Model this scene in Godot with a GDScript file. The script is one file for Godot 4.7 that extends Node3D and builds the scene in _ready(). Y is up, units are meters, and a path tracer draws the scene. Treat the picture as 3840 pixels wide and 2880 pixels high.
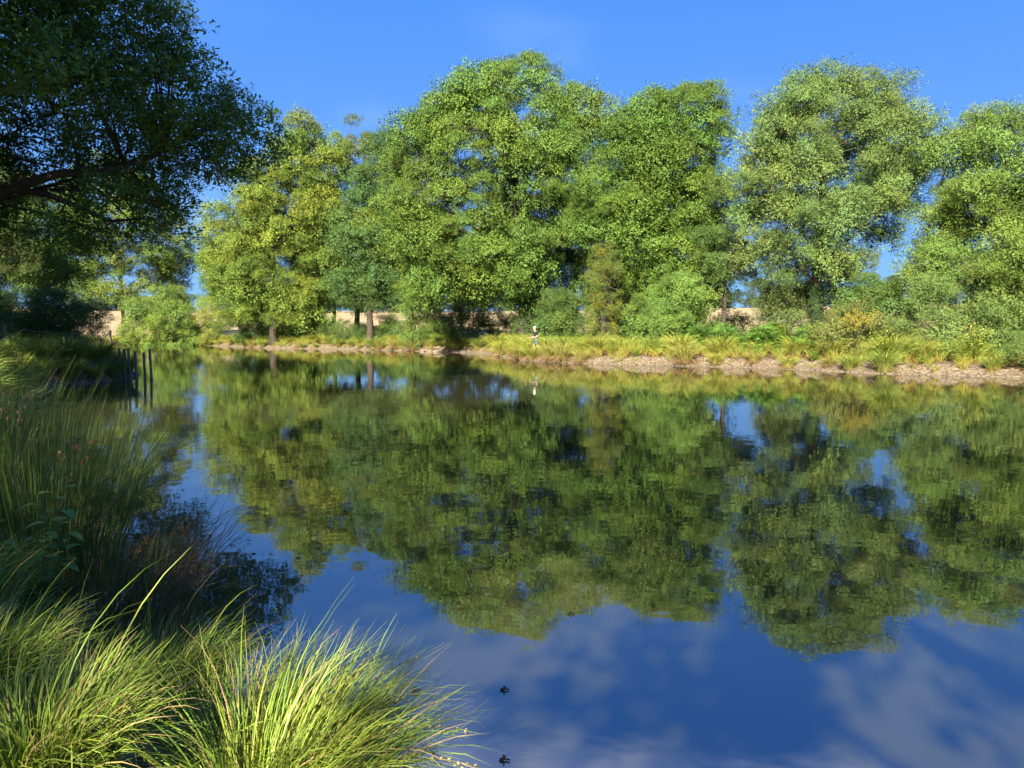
extends Node3D
# A farm pond in late summer: far bank with oaks and ashes, near bank with sedge and rushes.

# ---------------------------------------------------------------- mesh helper
class MB:
	var v := PackedVector3Array()
	var n := PackedVector3Array()
	var c := PackedColorArray()
	var u := PackedVector2Array()
	var ix := PackedInt32Array()
	func vert(p: Vector3, nn: Vector3, col := Color.WHITE, uv := Vector2.ZERO) -> int:
		v.append(p)
		n.append(nn)
		c.append(col)
		u.append(uv)
		return v.size() - 1
	func tri(a: int, b: int, d: int) -> void:
		var g := (v[d] - v[a]).cross(v[b] - v[a])
		ix.append(a)
		if g.dot(n[a] + n[b] + n[d]) >= 0.0:
			ix.append(b)
			ix.append(d)
		else:
			ix.append(d)
			ix.append(b)
	func quad(a: int, b: int, d: int, e: int) -> void:
		tri(a, b, d)
		tri(a, d, e)
	func mesh() -> ArrayMesh:
		var arr := []
		arr.resize(Mesh.ARRAY_MAX)
		arr[Mesh.ARRAY_VERTEX] = v
		arr[Mesh.ARRAY_NORMAL] = n
		arr[Mesh.ARRAY_COLOR] = c
		arr[Mesh.ARRAY_TEX_UV] = u
		arr[Mesh.ARRAY_INDEX] = ix
		var m := ArrayMesh.new()
		m.add_surface_from_arrays(Mesh.PRIMITIVE_TRIANGLES, arr)
		return m

var rng := RandomNumberGenerator.new()
var taken := {}
var M := {}
var S := {}
var pond: PackedVector2Array
var wob := FastNoiseLite.new()

func rf(a: float, b: float) -> float:
	return rng.randf_range(a, b)

func rdir() -> Vector3:
	var z := rf(-1, 1)
	var a := rf(0, TAU)
	var r := sqrt(1.0 - z * z)
	return Vector3(r * cos(a), z, r * sin(a))

func numbered(called: String) -> String:
	if not taken.has(called):
		taken[called] = 0
		return called
	taken[called] += 1
	return "%s_%03d" % [called, taken[called]]

func tag(o: Node, label: String, category: String, group := "") -> void:
	o.set_meta("label", label)
	o.set_meta("category", category)
	if group:
		o.set_meta("group", group)

func thing(called: String, label: String, category: String, at := Vector3.ZERO, turn := 0.0, group := "") -> Node3D:
	var o := Node3D.new()
	o.name = numbered(called)
	add_child(o)
	o.position = at
	o.rotation.y = turn
	tag(o, label, category, group)
	return o

func part(called: String, mesh: Mesh, m: Material, parent: Node, stuff := false) -> MeshInstance3D:
	var o := MeshInstance3D.new()
	o.name = called if parent != self else numbered(called)
	o.mesh = mesh
	o.material_override = m
	if stuff:
		o.set_meta("kind", "stuff")
	parent.add_child(o, true)
	return o

func structure(called: String, mesh: Mesh, m: Material) -> MeshInstance3D:
	var o := part(called, mesh, m, self)
	o.set_meta("kind", "structure")
	return o

func copy_of(o: Node3D, called: String, at: Vector3, turn: float, sc := 1.0) -> Node3D:
	var r: Node3D = o.duplicate()
	r.name = numbered(called)
	add_child(r)
	r.position = at
	r.rotation.y = turn
	r.scale = Vector3.ONE * sc
	return r

func scatter(called: String, mesh: Mesh, m: Material, xf: Array, cols: Array, parent: Node, stuff := false) -> MultiMeshInstance3D:
	var mm := MultiMesh.new()
	mm.transform_format = MultiMesh.TRANSFORM_3D
	mm.use_colors = true
	mm.mesh = mesh
	mm.instance_count = xf.size()
	for i in xf.size():
		mm.set_instance_transform(i, xf[i])
		mm.set_instance_color(i, cols[i])
	var o := MultiMeshInstance3D.new()
	o.name = called if parent != self else numbered(called)
	o.multimesh = mm
	o.material_override = m
	if stuff:
		o.set_meta("kind", "stuff")
	parent.add_child(o, true)
	return o

func vary(c: Color, amount: float, warm: float) -> Color:
	var k := 1.0 + rf(-amount, amount)
	var w := rf(-warm, warm)
	return Color(c.r * k * (1.0 + w), c.g * k, c.b * k * (1.0 - w))

# ---------------------------------------------------------------- shapes
func leaf(mb: MB, p: Vector3, tip: Vector3, nn: Vector3, l: float, w: float, col: Color) -> void:
	var t := tip.normalized()
	var s := t.cross(nn).normalized()
	var k := s.cross(t).normalized()
	var mid := p + t * l * 0.45
	var fold := k * w * 0.18
	var a := mb.vert(p, k, col)
	var b := mb.vert(mid + s * w * 0.5 + fold, (k - s * 0.4).normalized(), col)
	var c := mb.vert(p + t * l - k * l * 0.1, k, col)
	var d := mb.vert(mid - s * w * 0.5 + fold, (k + s * 0.4).normalized(), col)
	mb.tri(a, b, c)
	mb.tri(a, c, d)

func lobed_leaf(mb: MB, p: Vector3, tip: Vector3, nn: Vector3, l: float, col: Color) -> void:
	var t := tip.normalized()
	var s := t.cross(nn).normalized()
	var k := s.cross(t).normalized()
	var prof := [[0.0, 0.03], [0.22, 0.17], [0.34, 0.11], [0.52, 0.27], [0.62, 0.17], [0.8, 0.24], [0.9, 0.13], [1.0, 0.04]]
	var pl := -1
	var pr := -1
	for q in prof:
		var c: Vector3 = p + t * l * q[0] - k * l * 0.14 * q[0] * q[0]
		var w: float = q[1] * l
		var a := mb.vert(c + s * w + k * w * 0.25, (k - s * 0.3).normalized(), col)
		var b := mb.vert(c - s * w + k * w * 0.25, (k + s * 0.3).normalized(), col)
		if pl >= 0:
			mb.quad(pl, a, b, pr)
		pl = a
		pr = b

func tube(mb: MB, path: Array, radii: Array, sides: int, col := Color.WHITE) -> void:
	var prev := []
	var vv := 0.0
	for i in path.size():
		var t: Vector3 = (path[mini(i + 1, path.size() - 1)] - path[maxi(i - 1, 0)]).normalized()
		var s := t.cross(Vector3(0.31, 0.2, 0.93)).normalized()
		var k := s.cross(t)
		var ring := []
		if i > 0:
			vv += path[i].distance_to(path[i - 1])
		for j in sides:
			var a := TAU * j / sides
			var d := s * cos(a) + k * sin(a)
			ring.append(mb.vert(path[i] + d * radii[i], d, col, Vector2(float(j) / sides, vv)))
		if prev:
			for j in sides:
				mb.quad(prev[j], prev[(j + 1) % sides], ring[(j + 1) % sides], ring[j])
		prev = ring

func curved(a: Vector3, b: Vector3, lift: float, segs: int, jag: float) -> Array:
	var mid := a.lerp(b, 0.5) + Vector3(0, lift, 0) + Vector3(rf(-jag, jag), rf(-jag, jag), rf(-jag, jag))
	var out := []
	for i in segs + 1:
		var t := float(i) / segs
		out.append(a.lerp(mid, t).lerp(mid.lerp(b, t), t))
	return out

# a blade that leaves its root at lean0 from the vertical and ends at lean1
func blade(mb: MB, root: Vector3, az: float, lean0: float, lean1: float, l: float, w: float, segs: int, c0: Color, c1: Color, bend := 1.6, twist := 0.0, curl := 0.0, kink := 2.0) -> void:
	var p := root
	var pa := -1
	var pb := -1
	for i in segs + 1:
		var s := float(i) / segs
		var th := lerpf(lean0, lean1, pow(s, bend)) + (1.3 if s > kink else 0.0)
		var az1 := az + curl * s * s
		var out := Vector3(cos(az1), 0, sin(az1))
		var side := Vector3(-sin(az1), 0, cos(az1))
		var t := out * sin(th) + Vector3.UP * cos(th)
		var nn := t.cross(side).normalized()
		var sd := side * cos(twist * s + twist) + nn * sin(twist * s + twist)
		var nv := t.cross(sd).normalized()
		var ww := w * 0.5 * (0.75 + 0.5 * s) * (1.0 - pow(s, 3.0)) if i < segs else w * 0.04
		var col := c0.lerp(c1, s)
		var a := mb.vert(p + sd * ww, (nv - sd * 0.35).normalized(), col)
		var b := mb.vert(p - sd * ww, (nv + sd * 0.35).normalized(), col)
		if pa >= 0:
			mb.quad(pa, a, b, pb)
		pa = a
		pb = b
		p += t * l / segs

# ---------------------------------------------------------------- foliage sprigs
func sprig_oak(sd: int, count: int, spread: float, l: float, lobed := false) -> ArrayMesh:
	rng.seed = sd
	var mb := MB.new()
	for i in count:
		var d := rdir()
		d.y = absf(d.y) * 0.75 - 0.15
		var p := d * spread * sqrt(rf(0.12, 1.0))
		var tip := (d + rdir() * 0.55 + Vector3(0, -0.12, 0)).normalized()
		var nn := (Vector3.UP * 0.75 + d * 0.5 + rdir() * 0.6).normalized()
		var ll := l * rf(0.75, 1.2)
		var k := rf(0.8, 1.2)
		var col := Color(k * rf(0.92, 1.1), k, k * rf(0.8, 1.15))
		if lobed:
			lobed_leaf(mb, p, tip, nn, ll, col)
		else:
			leaf(mb, p, tip, nn, ll, ll * 0.6, col)
	return mb.mesh()

# a clump of leafy twigs about r across the middle; leaves gather at the twig ends
func puff(sd: int, r: float, twigs: int, per: int, spread: float, l: float, lobed := false, wide := 0.6) -> ArrayMesh:
	rng.seed = sd
	var mb := MB.new()
	for i in twigs:
		var dr := (rdir() + Vector3(0, 0.3, 0)).normalized()
		var rr := r * lerpf(0.4, 1.0, sqrt(rng.randf())) * (rf(1.15, 1.45) if rng.randf() < 0.14 else 1.0)
		var c := Vector3(dr.x * rr, dr.y * rr * 0.75, dr.z * rr)
		var up := (dr * 0.8 + Vector3(0, 0.7, 0) + rdir() * 0.4).normalized()
		var tone := rf(0.78, 1.22)
		var warm := rf(-0.1, 0.1)
		for j in per:
			var d := rdir()
			d = (d + up * 0.5) * 0.9
			var p := c + d * spread * sqrt(rf(0.1, 1.0))
			var tip := (d + rdir() * 0.55 + Vector3(0, -0.15, 0)).normalized()
			var nn := (up * 0.5 + dr * 0.75 + rdir() * 0.55).normalized()
			var ll := l * rf(0.5, 1.3)
			var k := tone * rf(0.9, 1.1)
			var col := Color(k * (1.0 + warm) * rf(0.96, 1.05), k, k * (1.0 - warm) * rf(0.8, 1.15))
			if lobed:
				lobed_leaf(mb, p, tip, nn, ll, col)
			else:
				leaf(mb, p, tip, nn, ll, ll * wide, col)
	return mb.mesh()

func puff_pinnate(sd: int, r: float, twigs: int, fronds: int, l: float, pairs: int, leaf_l: float, leaf_w: float, droop: float, rise := 0.8) -> ArrayMesh:
	rng.seed = sd
	var mb := MB.new()
	for i in twigs:
		var dr := (rdir() + Vector3(0, 0.3, 0)).normalized()
		var rr := r * lerpf(0.35, 1.0, sqrt(rng.randf()))
		var c := Vector3(dr.x * rr, dr.y * rr * 0.8, dr.z * rr)
		var tone := rf(0.8, 1.2)
		for f in fronds:
			var az := rf(0, TAU)
			var out := (Vector3(cos(az), 0, sin(az)) + Vector3(dr.x, 0, dr.z) * 0.7).normalized()
			var side := Vector3(-out.z, 0, out.x)
			var p := c + rdir() * 0.08
			var th0 := rf(0.3, 1.2) * rise
			var k := tone * rf(0.85, 1.15)
			var col := Color(k * rf(0.93, 1.07), k, k * rf(0.85, 1.1))
			var ll := l * rf(0.75, 1.2)
			for q in pairs:
				var s := float(q + 1) / pairs
				var th := th0 + droop * s
				var t := out * sin(th) + Vector3.UP * cos(th)
				var nn := side.cross(t).normalized()
				if nn.y < 0.0:
					nn = -nn
				p += t * ll / pairs
				var taper := lerpf(1.15, 0.65, s)
				for sg in [-1.0, 1.0]:
					leaf(mb, p, side * sg + t * 0.55 + rdir() * 0.15 - Vector3.UP * 0.15, nn * 0.7 + dr * 0.7 + rdir() * 0.3, leaf_l * taper, leaf_w, col)
			leaf(mb, p, out + Vector3.DOWN * 0.5, Vector3.UP + rdir() * 0.3, leaf_l, leaf_w, col)
	return mb.mesh()

func at_profile(prof: Array, y: float) -> Vector2:
	if y >= prof[0][0]:
		return Vector2(prof[0][1], prof[0][2])
	for i in prof.size() - 1:
		if y >= prof[i + 1][0]:
			var t: float = (prof[i][0] - y) / maxf(prof[i][0] - prof[i + 1][0], 0.001)
			return Vector2(lerpf(prof[i][1], prof[i + 1][1], t), lerpf(prof[i][2], prof[i + 1][2], t))
	return Vector2(prof[-1][1], prof[-1][2])

func round_profile(y0: float, y1: float, r: float, lean := 0.0) -> Array:
	var out := []
	for i in 9:
		var t := i / 8.0
		var w := r * sqrt(maxf(0.06, 1.0 - pow(absf(2.0 * pow(1.0 - t, 0.85) - 1.0), 2.4)))
		out.append([lerpf(y1, y0, t), lean - w, lean + w])
	return out

# A tree or shrub: prof holds rows of [height, reach to -x, reach to +x] from the top down, in metres from the foot of the trunk.
func tree(d: Dictionary) -> Node3D:
	rng.seed = d.seed
	var root := thing(d.name, d.label, d.get("cat", "tree"), d.at, 0.0, d.get("group", ""))
	var prof: Array = d.prof
	var deep: float = d.get("deep", 0.8)
	var pr: float = d.get("puff", 1.4)
	var top: float = prof[0][0]
	var low: float = prof[-1][0]
	var widest := 0.0
	for q in prof:
		widest = maxf(widest, q[2] - q[1])
	var lump := FastNoiseLite.new()
	lump.seed = d.seed
	lump.frequency = 0.34
	var rough: float = d.get("rough", 0.42)
	var gap: float = d.get("gap", -0.08)
	var puffs := []
	var rad := []
	var back: float = d.get("back", 0.0)
	for i in d.puffs:
		var best := Vector3.ZERO
		var far := -1.0
		for tries in 5:
			var y := 0.0
			var e := Vector2.ZERO
			for g in 12:
				y = rf(low, top)
				e = at_profile(prof, y)
				if rng.randf() < (e.y - e.x) / widest:
					break
			var a := rf(0, TAU)
			var half := maxf((e.y - e.x) * 0.5 * (1.0 + rough * lump.get_noise_3d(cos(a) * 3.0, y * 0.55, sin(a) * 3.0)) - pr * 0.5, 0.15)
			var r: float = lerpf(d.get("hollow", 0.35), 1.0, sqrt(rng.randf()))
			var c := Vector3((e.x + e.y) * 0.5 + half * r * cos(a), minf(y, top - pr * 0.5), back + maxf(half, 0.4) * deep * r * sin(a))
			var near := 1e9
			for q in puffs:
				near = minf(near, c.distance_squared_to(q))
			for box in d.get("clear", []):
				if box.has_point(c):
					near *= 0.001
			if lump.get_noise_3dv(c * (1.1 / pr) + Vector3(40, 0, 9)) < gap:
				near *= 0.05
			if near > far:
				far = near
				best = c
		puffs.append(best)
		rad.append(pr * lerpf(0.5, 1.3, pow(rng.randf(), 1.3)) * (0.75 if best.y > top - pr * 1.5 else 1.0))
	# the wood
	var tr: float = d.get("trunk", 0.35)
	var axis := []
	var ar := []
	var mid_x: float = (at_profile(prof, lerpf(low, top, 0.5)).x + at_profile(prof, lerpf(low, top, 0.5)).y) * 0.5 * d.get("follow", 0.6)
	var th: float = lerpf(low, top, d.get("bole", 0.72))
	for i in 9:
		var t := i / 8.0
		axis.append(Vector3(mid_x * t * t + (rf(-0.12, 0.12) * tr * 4.0 if i > 0 else 0.0), -0.15 + (th + 0.15) * t, back * t + (rf(-0.12, 0.12) * tr * 4.0 if i > 0 else 0.0)))
		ar.append(tr * (1.35 if i == 0 else lerpf(1.0, 0.22, t)))
	if tr > 0.0:
		var mb := MB.new()
		tube(mb, axis, ar, 9)
		part("trunk", mb.mesh(), M.bark, root)
		var nl: int = d.get("limbs", 7)
		var limbs := []
		var lmb := []
		for i in nl:
			var best_i := 0
			var far := -1.0
			for tries in 8:
				var j := rng.randi_range(0, puffs.size() - 1)
				var near := 1e9
				for q in limbs:
					near = minf(near, puffs[j].distance_squared_to(q[-1]))
				near = minf(near, 1e6)
				if near > far:
					far = near
					best_i = j
			var tgt: Vector3 = puffs[best_i]
			var s := clampf((tgt.y * 0.62 - 0.3) / maxf(th, 0.1), d.get("fork", 0.26), 0.95)
			var k := clampi(int(s * 8.0), 0, 7)
			var a: Vector3 = axis[k].lerp(axis[k + 1], s * 8.0 - k)
			var path := curved(a, tgt, d.get("lift", 0.6), 7, pr * 0.5)
			var rr := []
			for q in 8:
				rr.append(lerpf(ar[k] * 0.45, 0.03, pow(q / 7.0, 0.7)))
			var b := MB.new()
			tube(b, path, rr, 6)
			limbs.append(path)
			lmb.append(b)
		for i in puffs.size():
			var best_l := 0
			var bp := 0
			var near := 1e9
			for l in nl:
				for q in range(1, 8):
					var dd: float = limbs[l][q].distance_squared_to(puffs[i]) + (20.0 if limbs[l][q].y > puffs[i].y + 1.0 else 0.0)
					if dd < near:
						near = dd
						best_l = l
						bp = q
			if near > 0.05:
				var path := curved(limbs[best_l][bp], puffs[i], 0.25, 4, pr * 0.3)
				var w: float = lerpf(0.075, 0.04, bp / 7.0) * d.get("twig", 1.0)
				tube(lmb[best_l], path, [w, w * 0.8, w * 0.6, w * 0.42, w * 0.25], 4)
				for e in 3:
					var tip: Vector3 = puffs[i] + (rdir() + Vector3(0, 0.3, 0)) * rad[i] * 0.85
					tube(lmb[best_l], [puffs[i], puffs[i].lerp(tip, 0.5) + rdir() * 0.1, tip], [w * 0.3, w * 0.22, w * 0.1], 3)
		for b in lmb:
			part("limb", b.mesh(), M.bark, root)
	# the leaves
	var xf := []
	var cols := []
	var tint: Color = d.tint
	var r0: float = d.get("r0", 1.4)
	for i in puffs.size():
		var up := (Vector3.UP + rdir() * 0.35).normalized()
		var s := up.cross(rdir()).normalized()
		var k: float = rad[i] / r0
		xf.append(Transform3D(Basis(s, up, s.cross(up)).scaled(Vector3(k, k * rf(0.8, 1.05), k)), puffs[i]))
		var col := vary(tint, 0.2, 0.12)
		if rng.randf() < d.get("yellow", 0.0):
			col = Color(col.r * 1.7, col.g * 1.25, col.b * 0.8)
		cols.append(col)
	scatter("crown", d.sprig, M.leaf, xf, cols, root, true)
	# ivy up the trunk
	if d.has("ivy"):
		var ix := []
		var ic := []
		for i in int(d.ivy[0] * 90):
			var y := rf(0.0, d.ivy[0])
			var k := clampi(int(y / th * 8.0), 0, 7)
			var a: Vector3 = axis[k].lerp(axis[k + 1], clampf(y / th * 8.0 - k, 0.0, 1.0))
			var az := rf(0, TAU)
			var o := Vector3(cos(az), 0, sin(az))
			var r: float = (ar[k] + d.ivy[1] * rf(0.2, 1.0)) * (1.0 - 0.4 * y / d.ivy[0])
			var up := (o + Vector3.UP * 0.5 + rdir() * 0.3).normalized()
			var s := up.cross(rdir()).normalized()
			ix.append(Transform3D(Basis(s, up, s.cross(up)).scaled(Vector3.ONE * 0.6), Vector3(a.x, y, a.z) + o * r))
			ic.append(vary(d.ivy[2], 0.25, 0.15))
		scatter("ivy", S.tuft, M.leaf, ix, ic, root, true)
	return root

# ---------------------------------------------------------------- the lie of the land
func shore(p: Vector2) -> float:
	var best := 1e9
	var j := pond.size() - 1
	for i in pond.size():
		var a := pond[j]
		var ab := pond[i] - a
		var t := clampf((p - a).dot(ab) / ab.length_squared(), 0.0, 1.0)
		best = minf(best, (a + ab * t).distance_squared_to(p))
		j = i
	return sqrt(best) * (-1.0 if Geometry2D.is_point_in_polygon(p, pond) else 1.0)

func bank(d: float, p: Vector2) -> float:
	var k := 1.0 + 0.6 * exp(-p.distance_squared_to(Vector2(-20, -33)) / 90.0)
	if d < 0.0:
		return maxf(d * 0.35, -1.6)
	if d < 0.42:
		return 0.16 * d / 0.42
	if d < 0.95:
		return lerpf(0.16, 0.48 * k, (d - 0.42) / 0.53)
	if d < 4.0:
		return lerpf(0.48, 0.62, (d - 0.95) / 3.05) * k
	if d < 16.0:
		return lerpf(0.62 * k, 0.8, (d - 4.0) / 12.0)
	var near := p.y > -12.0
	if near:
		return 0.8
	var far := 0.8 + 0.05 * (minf(d, 60.0) - 16.0) + 0.045 * clampf(d - 60.0, 0.0, 170.0)
	return far - 0.04 * maxf(d - 240.0, 0.0)

func ground_at(x: float, z: float) -> float:
	var p := Vector2(x, z)
	return bank(shore(p), p)

func smoothed(pts: Array, step: float) -> PackedVector2Array:
	var cv := Curve2D.new()
	var n := pts.size()
	for i in n:
		var t: Vector2 = (pts[(i + 1) % n] - pts[(i + n - 1) % n]) * 0.16
		cv.add_point(pts[i], -t, t)
	var t0: Vector2 = (pts[1] - pts[n - 1]) * 0.16
	cv.add_point(pts[0], -t0, t0)
	var l := cv.get_baked_length()
	var out := PackedVector2Array()
	var cnt := int(l / step)
	for i in cnt:
		out.append(cv.sample_baked(l * i / cnt))
	return out

# ---------------------------------------------------------------- materials
func noise_tex(freq: float, stops: Array, sd := 1, oct := 4, size := 512, kind := FastNoiseLite.TYPE_SIMPLEX_SMOOTH) -> NoiseTexture2D:
	var t := NoiseTexture2D.new()
	t.width = size
	t.height = size
	t.seamless = true
	var f := FastNoiseLite.new()
	f.noise_type = kind
	f.seed = sd
	f.frequency = freq
	f.fractal_octaves = oct
	t.noise = f
	if stops:
		var g := Gradient.new()
		g.offsets = PackedFloat32Array(stops.map(func(s): return s[0]))
		g.colors = PackedColorArray(stops.map(func(s): return (s[1] as Color).linear_to_srgb()))
		t.color_ramp = g
	return t

func ground_mat(stops: Array, tile: float, sd: int, relief: float, freq := 0.02) -> StandardMaterial3D:
	var m := StandardMaterial3D.new()
	m.albedo_texture = noise_tex(freq, stops, sd, 5)
	m.uv1_triplanar = true
	m.uv1_world_triplanar = true
	m.uv1_scale = Vector3.ONE / tile
	m.roughness = 0.95
	m.metallic_specular = 0.25
	if relief > 0.0:
		m.heightmap_enabled = true
		m.heightmap_texture = noise_tex(freq * 2.0, [], sd + 7, 5)
		m.heightmap_scale = relief
	return m

func materials() -> void:
	var leafm := StandardMaterial3D.new()
	leafm.vertex_color_use_as_albedo = true
	leafm.roughness = 0.62
	leafm.metallic_specular = 0.28
	leafm.backlight_enabled = true
	leafm.backlight = Color(0.5, 0.55, 0.15)
	M.leaf = leafm
	var g: StandardMaterial3D = leafm.duplicate()
	g.roughness = 0.42
	g.backlight = Color(0.6, 0.65, 0.2)
	M.blade = g
	var bark := ground_mat([[0.2, Color(0.02, 0.016, 0.012)], [0.5, Color(0.055, 0.044, 0.032)], [0.8, Color(0.11, 0.092, 0.07)]], 0.7, 5, 2.0, 0.03)
	M.bark = bark
	M.mud = ground_mat([[0.25, Color(0.05, 0.038, 0.024)], [0.5, Color(0.13, 0.1, 0.063)], [0.75, Color(0.22, 0.17, 0.11)]], 1.6, 11, 6.0, 0.015)
	M.earth = ground_mat([[0.25, Color(0.035, 0.032, 0.016)], [0.5, Color(0.085, 0.08, 0.03)], [0.75, Color(0.17, 0.13, 0.06)]], 2.2, 21, 5.0)
	M.straw = ground_mat([[0.25, Color(0.2, 0.14, 0.065)], [0.5, Color(0.29, 0.22, 0.11)], [0.75, Color(0.36, 0.285, 0.16)]], 5.0, 31, 6.0)
	M.post = ground_mat([[0.2, Color(0.09, 0.065, 0.045)], [0.5, Color(0.2, 0.15, 0.1)], [0.8, Color(0.33, 0.26, 0.19)]], 0.25, 41, 1.0)
	M.stone = ground_mat([[0.2, Color(0.1, 0.075, 0.055)], [0.5, Color(0.18, 0.138, 0.1)], [0.8, Color(0.25, 0.2, 0.155)]], 0.5, 51, 1.5)
	var wire := StandardMaterial3D.new()
	wire.albedo_color = Color(0.25, 0.24, 0.22).linear_to_srgb()
	wire.roughness = 0.6
	wire.metallic = 0.6
	M.wire = wire
	var w := StandardMaterial3D.new()
	w.albedo_color = Color(0.029, 0.029, 0.011).linear_to_srgb()
	w.roughness = 0.02
	w.metallic_specular = 0.6
	w.refraction_enabled = true
	w.refraction_scale = 0.12
	w.normal_enabled = true
	var nt := noise_tex(0.011, [], 77, 4, 1024)
	nt.as_normal_map = true
	nt.bump_strength = 12.0
	w.normal_texture = nt
	w.normal_scale = 0.012
	M.water = w

# ---------------------------------------------------------------- scene
func _ready() -> void:
	var cam := Camera3D.new()
	cam.name = "camera"
	cam.position = Vector3(0, 2.0, 0)
	cam.rotation_degrees = Vector3(-4, 0, 0)
	cam.fov = 53.1
	cam.far = 2000
	add_child(cam)
	var env := Environment.new()
	env.background_mode = Environment.BG_SKY
	env.tonemap_mode = Environment.TONE_MAPPER_LINEAR
	env.tonemap_exposure = 4.5
	var sky := Sky.new()
	var sm := ProceduralSkyMaterial.new()
	sm.sky_top_color = Color(0.011, 0.059, 0.232).linear_to_srgb()
	sm.sky_horizon_color = Color(0.073, 0.15, 0.25).linear_to_srgb()
	sm.ground_horizon_color = Color(0.06, 0.065, 0.05).linear_to_srgb()
	sm.ground_bottom_color = Color(0.03, 0.03, 0.02).linear_to_srgb()
	sm.sky_curve = 0.16
	sm.sky_cover = wisps()
	sm.sky_cover_modulate = Color(1, 1, 1, 1)
	sky.sky_material = sm
	env.sky = sky
	env.sdfgi_enabled = true
	env.ssao_enabled = true
	env.ssil_enabled = true
	var we := WorldEnvironment.new()
	we.name = "world"
	we.environment = env
	add_child(we)
	var sun := DirectionalLight3D.new()
	sun.name = "sun"
	sun.light_energy = 1.6
	sun.light_color = Color(1.0, 0.965, 0.89)
	sun.light_angular_distance = 0.6
	sun.shadow_enabled = true
	sun.sky_mode = DirectionalLight3D.SKY_MODE_LIGHT_ONLY
	sun.rotation_degrees = Vector3(-32, -18, 0)
	add_child(sun)

	wob.seed = 3
	wob.frequency = 0.35
	materials()
	land()
	trees()
	shrubs()
	far_bank()
	left_bank()
	stones()
	near_bank()
	walker()

# thin patches of high cloud, all round the sky
func wisps() -> ImageTexture:
	var f := FastNoiseLite.new()
	f.seed = 273
	f.frequency = 2.2
	f.fractal_octaves = 4
	var im := Image.create(512, 256, false, Image.FORMAT_RGBAF)
	for y in 128:
		var el := PI * (0.5 - (y + 0.5) / 256.0)
		for x in 512:
			var a := TAU * x / 512.0
			var dome := Vector3(sin(a) * cos(el), sin(el), -cos(a) * cos(el))
			# flat layer overhead: far cloud is foreshortened
			var p := dome / (dome.y + 0.22)
			var v := smoothstep(0.05, 0.55, f.get_noise_3d(p.x * 0.62, 3.0, p.z * 0.9)) * lerpf(0.016, 0.15, smoothstep(0.36, 0.5, dome.y))
			im.set_pixel(x, y, Color(v, v, v * 0.98, 1.0))
	return ImageTexture.create_from_image(im)

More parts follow.
